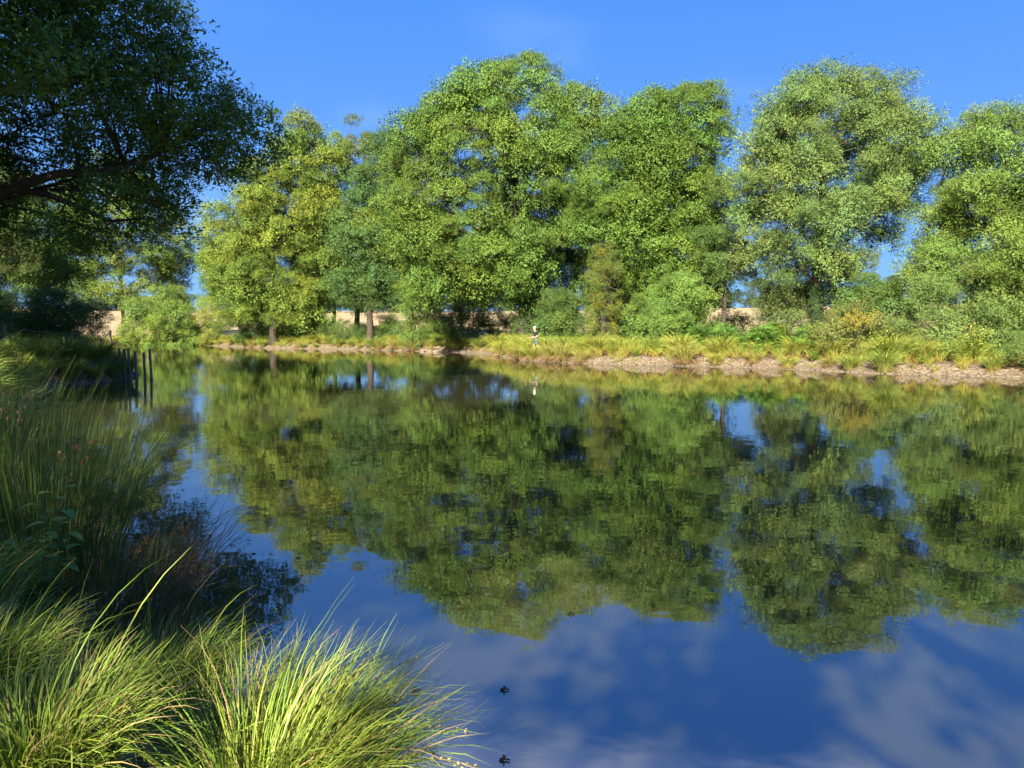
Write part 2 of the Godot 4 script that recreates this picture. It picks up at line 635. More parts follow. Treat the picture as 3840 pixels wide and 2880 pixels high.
func land() -> void:
	pond = smoothed([
		Vector2(3, -1.0), Vector2(0.5, -2.1), Vector2(-1.2, -3.5), Vector2(-2.8, -5.6), Vector2(-4.6, -8.2), Vector2(-7.4, -11.8), Vector2(-11.4, -17.6), Vector2(-15.3, -24.4),
		Vector2(-16.3, -28.2), Vector2(-15.6, -30.0), Vector2(-15.6, -32.0), Vector2(-17.2, -35.5), Vector2(-22, -40), Vector2(-30, -52), Vector2(-40, -72), Vector2(-48.5, -92), Vector2(-50, -103),
		Vector2(-45.3, -105.5), Vector2(-34.5, -94), Vector2(-27.2, -85.6), Vector2(-19.3, -81.8), Vector2(-11.8, -75.5), Vector2(-6, -70), Vector2(-2.3, -65), Vector2(-0.9, -58), Vector2(0.4, -51.3),
		Vector2(2.1, -47.8), Vector2(5.2, -45.3), Vector2(8.7, -43.2), Vector2(12.4, -41), Vector2(14.8, -38.6), Vector2(16.4, -35.7), Vector2(18.7, -34.2), Vector2(21.4, -32.1), Vector2(26, -27), Vector2(32, -18),
		Vector2(36, -8), Vector2(33, 2), Vector2(22, 4), Vector2(10, 0.5)], 1.0)
	# ground and field share one grid
	var xs := []
	var x := 0.0
	var g := 1.6
	while x < 700.0:
		xs.append(x)
		if x > 0.0:
			xs.append(-x)
		if x > 62.0:
			g *= 1.16
		x += g
	xs.sort()
	var zs := []
	var z := -20.0
	g = 1.6
	while z > -800.0:
		zs.append(z)
		if z < -125.0:
			g *= 1.14
		z -= g
	z = -18.4
	g = 1.6
	while z < 400.0:
		zs.append(z)
		if z > 12.0:
			g *= 1.3
		z += g
	zs.sort()
	var mg := MB.new()
	var mf := MB.new()
	var hs := []
	for zz in zs:
		for xx in xs:
			var d := shore(Vector2(xx, zz))
			var h := bank(d, Vector2(xx, zz)) - (0.14 if d < 2.9 else 0.0)
			if d > 3.0:
				h += wob.get_noise_2d(xx * 0.5, zz * 0.5) * 0.08
			hs.append(Vector2(h, d))
	var nx := xs.size()
	var at := func(i: int, j: int) -> Vector3: return Vector3(xs[i], hs[j * nx + i].x, zs[j])
	for mb in [mg, mf]:
		var seen := {}
		for j in zs.size() - 1:
			for i in nx - 1:
				var cd: float = hs[j * nx + i].y
				var fld: bool = cd > 15.0 and zs[j] < -22.0
				if fld != (mb == mf):
					continue
				var q := []
				for k in [[i, j], [i + 1, j], [i + 1, j + 1], [i, j + 1]]:
					var key: int = k[1] * nx + k[0]
					if not seen.has(key):
						var i0 := maxi(k[0] - 1, 0)
						var i1 := mini(k[0] + 1, nx - 1)
						var j0 := maxi(k[1] - 1, 0)
						var j1 := mini(k[1] + 1, zs.size() - 1)
						var nn: Vector3 = (at.call(k[0], j1) - at.call(k[0], j0)).cross(at.call(i1, k[1]) - at.call(i0, k[1])).normalized()
						seen[key] = mb.vert(at.call(k[0], k[1]), nn)
					q.append(seen[key])
				mb.quad(q[0], q[1], q[2], q[3])
	structure("ground", mg.mesh(), M.earth)
	structure("field", mf.mesh(), M.straw)
	# the bank as a finer ribbon round the pond
	var rim := smoothed(Array(pond), 0.3)
	var rows := [-2.2, -0.9, -0.35, -0.1, 0.1, 0.3, 0.55, 0.8, 1.0, 1.2, 1.5, 2.1, 3.0, 3.6]
	var mr := MB.new()
	var cnt := rim.size()
	for i in cnt:
		var t := (rim[(i + 1) % cnt] - rim[(i + cnt - 1) % cnt]).normalized()
		var o := Vector2(-t.y, t.x)
		if Geometry2D.is_point_in_polygon(rim[i] + o * 0.3, pond):
			o = -o
		for r in rows:
			var p: Vector2 = rim[i] + o * r
			var h := bank(r, p)
			if r > -0.5 and r < 3.0:
				h += wob.get_noise_2d(p.x * 2.0, p.y * 2.0) * 0.09 + wob.get_noise_2d(p.x * 7.0, p.y * 7.0) * 0.035 - 0.01
			if r > 3.2:
				h -= 0.35
			mr.vert(Vector3(p.x, h, p.y), Vector3.UP)
	var k := rows.size()
	for i in cnt:
		for r in k - 1:
			var a := i * k + r
			var b := ((i + 1) % cnt) * k + r
			mr.quad(a, b, b + 1, a + 1)
	var acc := PackedVector3Array()
	acc.resize(mr.v.size())
	for q in range(0, mr.ix.size(), 3):
		var nn := (mr.v[mr.ix[q + 2]] - mr.v[mr.ix[q]]).cross(mr.v[mr.ix[q + 1]] - mr.v[mr.ix[q]])
		for e in 3:
			acc[mr.ix[q + e]] += nn
	for q in acc.size():
		mr.n[q] = acc[q].normalized()
	structure("muddy_bank", mr.mesh(), M.mud)
	# the water
	var mw := MB.new()
	var c := []
	for q in [Vector2(-62, 8), Vector2(45, 8), Vector2(45, -116), Vector2(-62, -116)]:
		c.append(mw.vert(Vector3(q.x, 0, q.y), Vector3.UP, Color.WHITE, q / 9.0))
	mw.quad(c[0], c[1], c[2], c[3])
	structure("water", mw.mesh(), M.water)

func trees() -> void:
	S.tuft = sprig_oak(2, 30, 0.28, 0.11)
	S.oak = puff(1, 1.4, 70, 38, 0.34, 0.125)
	S.oak2 = puff(6, 1.4, 70, 32, 0.34, 0.135)
	S.small = puff(2, 1.0, 60, 22, 0.22, 0.1)
	S.near_oak = puff(3, 1.4, 46, 22, 0.33, 0.17, true)
	S.shade_oak = puff(8, 1.6, 34, 20, 0.4, 0.2)
	S.ash = puff(4, 1.3, 70, 32, 0.36, 0.165, false, 0.3)
	S.fern = puff_pinnate(5, 0.7, 12, 5, 0.8, 9, 0.2, 0.05, 0.9)
	var oak := Color(0.085, 0.15, 0.022)
	tree({"name": "oak_tree", "label": "pale yellow-green oak beyond the rounded waterside bush, bare mud at its foot", "seed": 11, "at": Vector3(-26.8, 0.5, -86.5), "sprig": S.oak, "tint": Color(0.145, 0.195, 0.03),
		"prof": [[25.4, 3.7, 4.9], [24.6, 1.7, 6.7], [22.8, -0.1, 7.9], [20.3, -1.1, 8.6], [17.9, -3.4, 8.8], [15.4, -6.5, 8.5], [13.0, -7.0, 8.0], [10.2, -7.6, 7.4], [7.7, -7.7, 7.2], [5.2, -7.0, 6.8], [2.2, -5.5, 6.2]], "puffs": 215, "puff": 1.75, "trunk": 0.4, "deep": 0.6})
	tree({"name": "oak_tree", "label": "narrow oak rising behind the pale yellow-green oak, only its top clear", "seed": 12, "at": Vector3(-18.9, 0.6, -94), "sprig": S.oak, "tint": Color(0.12, 0.155, 0.035),
		"prof": [[27.1, -0.4, 1.5], [26.0, -2.0, 2.4], [24.4, -2.2, 3.1], [21.7, -3.2, 3.8], [16.4, -3.5, 4.4], [8.2, -4.2, 4.6], [4.6, -4.2, 4.6]], "puffs": 105, "puff": 1.5, "trunk": 0.35})
	tree({"name": "oak_tree", "label": "slim blue-green oak between the pale oak and the tallest oak", "seed": 13, "at": Vector3(-14.6, 0.5, -79), "sprig": S.oak, "tint": Color(0.075, 0.135, 0.035),
		"prof": [[21.6, 1.6, 3.6], [20.2, -0.2, 4.5], [16.6, -2.3, 4.6], [12.0, -3.2, 4.4], [9.2, -4.0, 4.4], [3.8, -3.6, 3.9]], "puffs": 115, "puff": 1.5, "trunk": 0.35})
	tree({"name": "oak_tree", "label": "tallest oak, broad and domed, with an ivy-clad trunk beside the walker", "seed": 14, "at": Vector3(1.1, 0.6, -64.5), "sprig": S.oak, "tint": Color(0.108, 0.172, 0.029),
		"prof": [[24.0, -0.7, 0.6], [23.2, -3.0, 1.9], [22.5, -3.9, 3.0], [21.3, -5.6, 4.4], [20.2, -7.7, 6.0], [19.1, -9.6, 7.2], [17.6, -11.0, 7.6], [15.7, -11.8, 7.2], [13.9, -12.1, 6.3], [12.0, -12.3, 5.4], [10.1, -12.9, 5.2], [8.2, -13.0, 4.7], [6.4, -11.9, 3.6], [3.9, -10.5, 1.7]], "puffs": 300, "puff": 1.55, "trunk": 0.5, "limbs": 10, "deep": 0.55, "follow": 0.5, "ivy": [6.0, 0.6, Color(0.05, 0.1, 0.02)]})
	tree({"name": "oak_tree", "label": "deep green oak with two blunt tops next to the tallest oak", "seed": 15, "at": Vector3(11.0, 0.55, -55), "sprig": S.oak, "tint": Color(0.092, 0.156, 0.025),
		"prof": [[18.6, 0.7, 1.7], [17.9, -0.1, 3.6], [17.0, -4.0, 4.6], [16.1, -4.7, 4.6], [15.2, -5.2, 4.5], [13.6, -5.5, 4.8], [12.0, -6.3, 5.1], [10.4, -6.8, 5.4], [8.8, -6.6, 5.8], [7.4, -6.0, 6.0], [5.0, -5.0, 5.6], [3.6, -3.0, 4.0]], "puffs": 210, "puff": 1.35, "trunk": 0.42, "limbs": 9, "deep": 0.7, "ivy": [4.5, 0.4, Color(0.06, 0.11, 0.02)]})
	tree({"name": "ash_tree", "label": "rounded grey-green ash with feathery drooping leaves and sky showing beneath", "seed": 16, "at": Vector3(17.3, 0.55, -44), "sprig": S.ash, "tint": Color(0.125, 0.185, 0.05),
		"prof": [[16.2, -0.9, 0.8], [15.6, -1.7, 4.3], [15.1, -2.0, 4.8], [14.3, -2.6, 5.6], [13.5, -4.0, 6.4], [12.7, -4.2, 6.8], [11.7, -4.6, 6.6], [10.5, -4.9, 6.4], [9.2, -5.0, 6.0], [8.0, -4.9, 5.8], [6.7, -4.6, 4.8], [5.2, -3.8, 3.4], [4.2, -2.8, 2.0]], "puffs": 190, "puff": 1.25, "rough": 0.24, "trunk": 0.3, "limbs": 9, "deep": 0.75, "follow": 0.3, "ivy": [4.0, 0.25, Color(0.04, 0.08, 0.02)]})
	tree({"name": "ash_tree", "label": "yellow-tinged ash leaning out of the picture beyond the dense bank shrub", "seed": 17, "at": Vector3(25.0, 0.6, -40), "sprig": S.ash, "tint": Color(0.125, 0.19, 0.035), "yellow": 0.012,
		"prof": [[12.9, -1.4, 0.6], [12.2, -2.5, 2.1], [10.9, -3.2, 3.0], [9.2, -3.6, 3.8], [8.1, -4.0, 3.9], [6.9, -3.9, 3.9], [5.8, -4.2, 4.0], [4.6, -5.0, 3.8], [3.5, -5.3, 3.4]], "puffs": 130, "puff": 1.15, "trunk": 0.25, "deep": 0.8})
	tree({"name": "ivy_clad_tree", "label": "stunted trunk smothered in yellowing ivy between the two largest oaks", "seed": 18, "at": Vector3(6.3, 0.55, -52.5), "sprig": S.small, "tint": Color(0.125, 0.16, 0.03), "yellow": 0.1,
		"prof": [[7.6, -0.6, 0.8], [6.6, -1.5, 1.4], [5.0, -1.7, 1.5], [3.0, -1.4, 1.3], [0.6, -1.3, 1.3]], "puffs": 56, "gap": -0.5, "puff": 0.75, "trunk": 0.22, "limbs": 3})
	tree({"name": "young_tree", "label": "slender dark stem with a thin crown in the gap beside the grey-green ash", "seed": 19, "at": Vector3(14.0, 0.6, -51), "sprig": S.oak, "tint": Color(0.085, 0.135, 0.03),
		"prof": [[12.5, -0.8, 0.8], [10.5, -2.2, 2.2], [7.5, -2.6, 2.6], [4.6, -2.0, 2.2]], "puffs": 30, "puff": 0.9, "trunk": 0.17, "limbs": 4})
	for q in [["oak filling the skyline behind the pale yellow-green oak", Vector3(-24, 1.0, -104), 17.0, 6.5, 51], ["oak in the second row behind the slim blue-green oak", Vector3(-12.5, 1.0, -96), 17.0, 5.0, 52], ["low oak in the second row behind the tallest oak's straw gap", Vector3(-5.5, 1.0, -84), 14.0, 5.0, 53], ["oak in the second row between the tallest oak and the two-topped oak", Vector3(7.6, 0.9, -68), 13.5, 4.4, 54], ["oak in the second row behind the pale oak, towards the fence", Vector3(-38, 1.0, -108), 15.0, 5.5, 55], ["leafy oak past the fence, between the thin-crowned ash and the bright bush", Vector3(-41, 0.9, -67), 13.0, 5.0, 56]]:
		tree({"name": "oak_tree", "label": q[0], "seed": q[4], "at": q[1], "sprig": S.oak2, "tint": Color(0.092, 0.156, 0.025), "prof": round_profile(4.2, q[2], q[3]), "puffs": int(q[2] * q[3] * 0.95), "puff": 1.5, "trunk": 0.3})
	# beyond the fence
	tree({"name": "field_maple", "label": "sunlit yellow-green tree glimpsed under the shaded oak, past the fence", "seed": 21, "at": Vector3(-57, 1.4, -113), "sprig": S.oak, "tint": Color(0.13, 0.18, 0.03),
		"prof": [[26.2, -4.4, -0.6], [21.4, -8.7, 4.7], [17.4, -9.6, 8.4], [12.9, -10.3, 10.2], [5.7, -9.6, 10.1]], "puffs": 130, "puff": 1.9, "trunk": 0.3})
	tree({"name": "ash_tree", "label": "thin-crowned ash with sky between its twigs, behind the first fence post", "seed": 22, "at": Vector3(-39.5, 0.8, -58), "sprig": S.ash, "tint": Color(0.09, 0.12, 0.03),
		"prof": [[14.5, -2.2, 2.3], [11.5, -3.7, 3.9], [8.7, -4.2, 4.5], [5.2, -4.3, 4.0]], "puffs": 70, "puff": 1.2, "trunk": 0.26})
	# the great oak that leans over the cove
	tree({"name": "great_oak", "label": "great dark oak in shade whose boughs reach out over the cove", "seed": 23, "at": Vector3(-27.5, 0.9, -33), "sprig": S.near_oak, "tint": Color(0.085, 0.15, 0.022),
		"prof": [[21.0, -4.0, 7.0], [19.4, -6.0, 10.4], [17.4, -8.0, 13.7], [15.3, -9.0, 15.0], [14.2, -9.0, 14.8], [12.7, -9.0, 14.4], [11.9, -9.0, 14.8], [11.2, -9.0, 16.2], [10.2, -9.0, 16.6], [9.2, -9.0, 16.4], [8.6, -8.0, 15.4], [7.9, -7.0, 14.2], [7.0, -6.0, 13.4], [6.1, -5.0, 13.0], [4.7, -2.0, 12.4]], "puffs": 380, "puff": 1.45, "gap": -0.12, "rough": 0.36, "clear": [AABB(Vector3(3.5, 5.0, -2), Vector3(8.5, 3.4, 12)), AABB(Vector3(-1, 0, -12), Vector3(9, 5.2, 24))], "trunk": 0.65, "limbs": 14, "deep": 0.7, "follow": 0.25, "lift": -0.6, "bole": 0.7, "twig": 1.3})
	var go := get_node("great_oak")
	var bough := MB.new()
	tube(bough, [Vector3(0, 2.6, 0), Vector3(2.6, 4.2, 0.5), Vector3(4.9, 5.6, 0.8), Vector3(6.9, 6.9, 1.0), Vector3(8.9, 7.5, 1.0), Vector3(10.8, 7.6, 0.9), Vector3(13.0, 8.4, 0.6)], [0.42, 0.34, 0.29, 0.24, 0.18, 0.15, 0.07], 8)
	part("limb", bough.mesh(), M.bark, go)
	bough = MB.new()
	tube(bough, [Vector3(6.9, 6.85, 1.0), Vector3(8.7, 6.6, 1.5), Vector3(10.2, 6.0, 1.9), Vector3(11.6, 5.4, 2.2), Vector3(13.0, 5.5, 2.3)], [0.16, 0.13, 0.11, 0.08, 0.04], 7)
	part("limb", bough.mesh(), M.bark, go)
	# trees on the near bank, outside the picture: their shade lies on the water
	var shade := [[Vector3(-16.5, 0.6, -12.5), 7.0, 26.0, 7.5, 31], [Vector3(-23, 0.7, -20), 6.5, 28.0, 8.5, 32], [Vector3(-36, 0.8, -24), 4.0, 26.0, 8.5, 33], [Vector3(-3.0, 0.6, 9.5), 12.5, 21.0, 6.5, 34], [Vector3(-9.6, 0.6, 7.4), 3.2, 17.0, 5.4, 35], [Vector3(3.5, 0.6, 13), 10.0, 21.0, 7.5, 36], [Vector3(0.6, 0.6, 4.8), 4.0, 14.5, 4.8, 38]]
	var said := ["tall oak on the bank past the rushes, its sprays hanging before the great oak", "broad oak on the bank behind the fence line", "oak standing behind the great dark oak", "high-crowned oak rooted behind the sedge", "low-crowned oak just behind the rushes", "high oak on the viewer's bank, set back from the water", "low-crowned oak on the viewer's bank close to the sunlit sedge"]
	for i in shade.size():
		var s: Array = shade[i]
		tree({"name": "bank_oak", "label": said[i], "seed": s[4], "at": s[0], "sprig": S.near_oak if i == 0 else S.shade_oak, "r0": 1.4 if i == 0 else 1.6, "tint": oak, "group": "oaks along the near bank",
			"prof": round_profile(s[1], s[2], s[3]), "puffs": int(s[3] * s[3] * (3.4 if i < 3 else (2.4 if i < 5 else 1.7))), "puff": 1.6, "trunk": 0.45, "deep": 1.0, "limbs": 9, "bole": 0.6})

func shrub(called: String, label: String, at: Vector3, hw: float, h: float, sprig: Mesh, r0: float, pr: float, tint: Color, sd: int, extra := {}) -> void:
	at.y = ground_at(at.x, at.z) - 0.05
	var d := {"name": called, "label": label, "cat": "shrub", "seed": sd, "at": at, "sprig": sprig, "r0": r0, "puff": pr, "tint": tint, "trunk": 0.07, "limbs": 5, "bole": 0.5, "lift": 0.2, "twig": 0.5, "deep": 0.75, "hollow": 0.2,
		"prof": [[h, -hw * 0.25, hw * 0.3], [h * 0.93, -hw * 0.6, hw * 0.55], [h * 0.75, -hw * 0.88, hw * 0.9], [h * 0.5, -hw, hw], [h * 0.25, -hw * 0.98, hw * 0.95], [0.2, -hw * 0.85, hw * 0.9]],
		"puffs": int(clampf(2.6 * hw * h / (pr * pr), 8, 110))}
	d.merge(extra, true)
	tree(d)

func shrubs() -> void:
	var g := Color(0.085, 0.14, 0.03)
	var dk := Color(0.08, 0.13, 0.028)
	shrub("waterside_bush", "rounded bright yellow-green bush at the head of the pond, overhanging the water", Vector3(-45.2, 0, -101), 5.9, 9.0, S.oak2, 1.4, 1.3, Color(0.15, 0.215, 0.04), 101, {"gap": -0.7, "puffs": 105, "rough": 0.3})
	shrub("waterside_bush", "small lime-green bush tucked beside the rounded bright bush", Vector3(-38.6, 0, -99.5), 1.9, 5.8, S.small, 1.0, 0.8, Color(0.2, 0.22, 0.04), 102, {"gap": -0.7, "puffs": 45})
	shrub("hazel_bush", "dark leafy hazel under the pale yellow-green oak, nearest the lime-green bush", Vector3(-32.1, 0, -93), 3.6, 5.6, S.oak2, 1.4, 1.1, dk, 103)
	shrub("hazel_bush", "leafy hazel under the pale oak, above the strip of bare mud", Vector3(-25.0, 0, -89), 4.0, 5.8, S.oak2, 1.4, 1.1, dk, 104)
	shrub("low_bush", "low bush in front of the gap that shows the straw field", Vector3(-17.6, 0, -83.5), 2.4, 2.7, S.small, 1.0, 0.7, dk, 105)
	shrub("low_bush", "low bush between the straw gap and the hazel of the tallest oak", Vector3(-12.2, 0, -79.5), 2.4, 2.7, S.small, 1.0, 0.7, g, 106)
	shrub("hazel_bush", "light green hazel at the edge of the tallest oak's shade", Vector3(-8.2, 0, -75.2), 2.9, 6.4, S.oak2, 1.4, 1.0, Color(0.11, 0.165, 0.035), 107)
	shrub("holly_bush", "dark dense bush under the tallest oak, away from the ivy-clad trunk", Vector3(-3.6, 0, -71.5), 3.2, 7.2, S.small, 1.0, 0.9, dk, 108)
	shrub("holly_bush", "blackish dense bush behind the walker, under the tallest oak", Vector3(4.6, 0, -66), 3.6, 7.0, S.small, 1.0, 0.95, dk, 109)
	shrub("holly_bush", "dark bush behind the stunted ivy-smothered trunk", Vector3(7.8, 0, -57), 1.9, 5.6, S.small, 1.0, 0.9, dk, 110)
	shrub("oak_sapling", "bright green oak sapling spreading at the foot of the two-topped oak", Vector3(10.5, 0, -49.8), 2.8, 5.0, S.oak, 1.4, 0.85, Color(0.115, 0.185, 0.035), 111)
	shrub("low_bush", "dark bush beside the slender dark stem", Vector3(13.6, 0, -51.5), 1.5, 2.2, S.small, 1.0, 0.8, dk, 112)
	shrub("ash_sapling", "feathery pale green ash sapling in front of the grey-green ash", Vector3(16.6, 0, -46.5), 1.8, 5.4, S.ash, 1.3, 0.8, Color(0.13, 0.175, 0.055), 113)
	shrub("low_bush", "dark bush between the grey-green ash and the dense bank shrub", Vector3(20.2, 0, -45.0), 2.6, 4.8, S.small, 1.0, 0.9, dk, 114)
	shrub("bramble", "sprawling yellow-green bramble mound beside the ferns", Vector3(17.6, 0, -39.3), 2.3, 3.0, S.small, 1.0, 0.7, Color(0.13, 0.15, 0.04), 115, {"yellow": 0.15})
	shrub("elder_bush", "dense green bank shrub with layered boughs below the yellow-tinged ash", Vector3(22.6, 0, -37.6), 4.0, 4.7, S.ash, 1.3, 1.05, Color(0.12, 0.17, 0.04), 116)
	shrub("bramble", "leafy bramble trailing into the water at the nearest far bank", Vector3(22.3, 0, -32.6), 1.3, 1.7, S.small, 1.0, 0.5, Color(0.09, 0.145, 0.035), 117)
	shrub("hedge_bush", "shaded hedge bush behind the fence wire, next to the first post", Vector3(-27.6, 0, -46), 2.3, 4.2, S.small, 1.0, 0.9, dk, 118)
	shrub("hedge_bush", "shaded hedge bush behind the braced fence post", Vector3(-28.8, 0, -50), 2.6, 4.6, S.small, 1.0, 0.9, dk, 119)
	shrub("hedge_bush", "thin shaded hedge bush with straw field showing past it", Vector3(-35.2, 0, -52), 1.7, 4.8, S.small, 1.0, 0.9, dk, 120)
	shrub("hedge_bush", "leafy hedge bush at the cove's inner shore under the great oak", Vector3(-39.5, 0, -58), 3.0, 5.2, S.oak2, 1.4, 1.0, dk, 121)
	shrub("hazel_bush", "hazel filling the shade between the walker and the ivy-smothered trunk", Vector3(3.4, 0, -57.5), 2.2, 4.6, S.oak2, 1.4, 0.95, dk, 122)
	shrub("hazel_bush", "hazel in the shade behind the oak sapling", Vector3(11.2, 0, -55.5), 3.2, 6.2, S.oak2, 1.4, 1.0, dk, 123)
	shrub("hawthorn_bush", "hawthorn in the shade behind the slender dark stem", Vector3(15.8, 0, -55.5), 2.2, 2.4, S.small, 1.0, 0.9, dk, 124)
	shrub("hawthorn_bush", "tall hawthorn below the grey-green ash, behind the bramble mound", Vector3(19.6, 0, -41.8), 2.4, 4.6, S.oak2, 1.4, 0.85, Color(0.09, 0.145, 0.035), 125)
	shrub("hazel_bush", "shadowed hazel behind the pale oak's trunk", Vector3(-28.5, 0, -98), 4.0, 7.5, S.oak2, 1.4, 1.2, dk, 127)
	shrub("hawthorn_bush", "hawthorn under the yellow-tinged ash, behind the dense bank shrub", Vector3(27.0, 0, -40.5), 3.0, 5.0, S.oak2, 1.4, 1.0, Color(0.085, 0.14, 0.03), 128)
	shrub("hedge_bush", "tall shaded hedge bush under the great oak, inland of the braced post", Vector3(-30.5, 0, -42.0), 2.6, 4.6, S.small, 1.0, 0.95, dk, 129)
	shrub("hawthorn_bush", "hawthorn on the bank just inland of the first fence post", Vector3(-21.6, 0, -24.5), 3.0, 5.5, S.oak2, 1.4, 1.0, dk, 141)
	shrub("hawthorn_bush", "taller hawthorn inland of the fence wire", Vector3(-25.0, 0, -27.5), 3.2, 6.5, S.oak2, 1.4, 1.0, dk, 142)
	shrub("low_bush", "low bush at the foot of the slim blue-green oak, before the straw field", Vector3(-14.9, 0, -82), 1.7, 2.5, S.small, 1.0, 0.7, g, 143)
	shrub("low_bush", "low bush against the straw field, next to the pale oak", Vector3(-20.4, 0, -86), 1.8, 2.6, S.small, 1.0, 0.7, dk, 144)
	shrub("low_bush", "low bush before the narrow straw gap behind the walker", Vector3(0.0, 0, -69), 2.4, 3.0, S.small, 1.0, 0.7, dk, 145)
	shrub("field_hedge", "ragged hedge bush at the near edge of the straw field, behind the slim oak", Vector3(-17.0, 0, -101), 3.0, 3.2, S.small, 1.0, 1.0, dk, 146)
	shrub("hedge_bush", "shaded hedge bush between the first fence post and the braced post, farther inland", Vector3(-31.5, 0, -50.5), 2.4, 4.4, S.small, 1.0, 0.9, dk, 147)
	# ferns
	var fern_at := [Vector3(12.6, 0, -44.6), Vector3(14.0, 0, -43.2), Vector3(15.4, 0, -42.4), Vector3(13.2, 0, -46.2), Vector3(16.4, 0, -41.2), Vector3(11.2, 0, -46.0), Vector3(14.9, 0, -44.6)]
	for i in fern_at.size():
		shrub("fern_patch", "bright green bracken clump on the bank between the oak sapling and the bramble mound", fern_at[i], 1.0, 1.7, S.fern, 0.7, 0.55, Color(0.1, 0.19, 0.03), 130 + i, {"group": "bracken clumps below the straw gap", "cat": "fern", "puffs": 9, "trunk": 0.0, "yellow": 0.12})
	# hedge along the far side of the field
	for i in 26:
		rng.seed = 900 + i
		var x := -150.0 + i * 15.0 + rf(-3, 3)
		var z := -300.0 + absf(x) * 0.2 + rf(-8, 8)
		shrub("hedge_tree", "small dark hedge tree on the skyline beyond the straw field", Vector3(x, 0, z), rf(6, 9), rf(7.0, 11.0), S.oak2, 1.4, 2.6, Color(0.06, 0.09, 0.03), 900 + i, {"group": "hedge trees beyond the field", "cat": "tree", "puffs": 30})

# ---------------------------------------------------------------- grasses
func tussock_mesh(sd: int, blades: int, h: float, w: float, dead: float, green: Color, segs := 5) -> ArrayMesh:
	rng.seed = sd
	var mb := MB.new()
	var straw := Color(0.23, 0.155, 0.075)
	for i in blades:
		var az := rf(0, TAU)
		var r := sqrt(rng.randf())
		var root := Vector3(cos(az), 0, sin(az)) * r * 0.26 * h
		root.y = (1.0 - r) * 0.2 * h
		az += rf(-0.5, 0.5)
		var k := rf(0.75, 1.25)
		if rng.randf() < dead:
			var c := Color(straw.r * k, straw.g * k * rf(0.85, 1.05), straw.b * k * rf(0.7, 1.1))
			blade(mb, root, az, rf(0.3, 1.2), rf(2.2, 3.0), h * rf(0.5, 0.85), w * 0.9, segs, c, c * 0.95, 0.8, rf(-0.5, 0.5))
		else:
			var c1 := Color(green.r * k * rf(0.85, 1.25), green.g * k, green.b * k)
			var c0 := c1.lerp(straw, rf(0.1, 0.8))
			blade(mb, root, az, rf(0.05, 0.5), rf(1.1, 2.5), h * rf(0.8, 1.45), w, segs, c0, c1, rf(1.2, 2.2), rf(-0.7, 0.7), rf(-0.8, 0.8))
	return mb.mesh()

func place(o: Node3D, x: float, z: float, sink := 0.05) -> void:
	o.position = Vector3(x, ground_at(x, z) - sink, z)

func beside(p: Vector2) -> String:
	var marks := [[Vector2(-40, -100), "by the lime-green bush"], [Vector2(-27, -86), "beneath the pale yellow-green oak"], [Vector2(-15, -79), "below the straw gap"], [Vector2(-7, -71), "by the heap of stones"], [Vector2(-2, -62), "below the tallest oak"], [Vector2(1, -51), "by the walker"], [Vector2(5.5, -46.5), "below the ivy-smothered trunk"], [Vector2(10, -44), "below the oak sapling"], [Vector2(13.6, -41), "below the ferns"], [Vector2(16.3, -37.5), "below the bramble mound"], [Vector2(20.5, -34), "below the dense bank shrub"]]
	var best := 0
	for i in marks.size():
		if p.distance_squared_to(marks[i][0]) < p.distance_squared_to(marks[best][0]):
			best = i
	return marks[best][1]

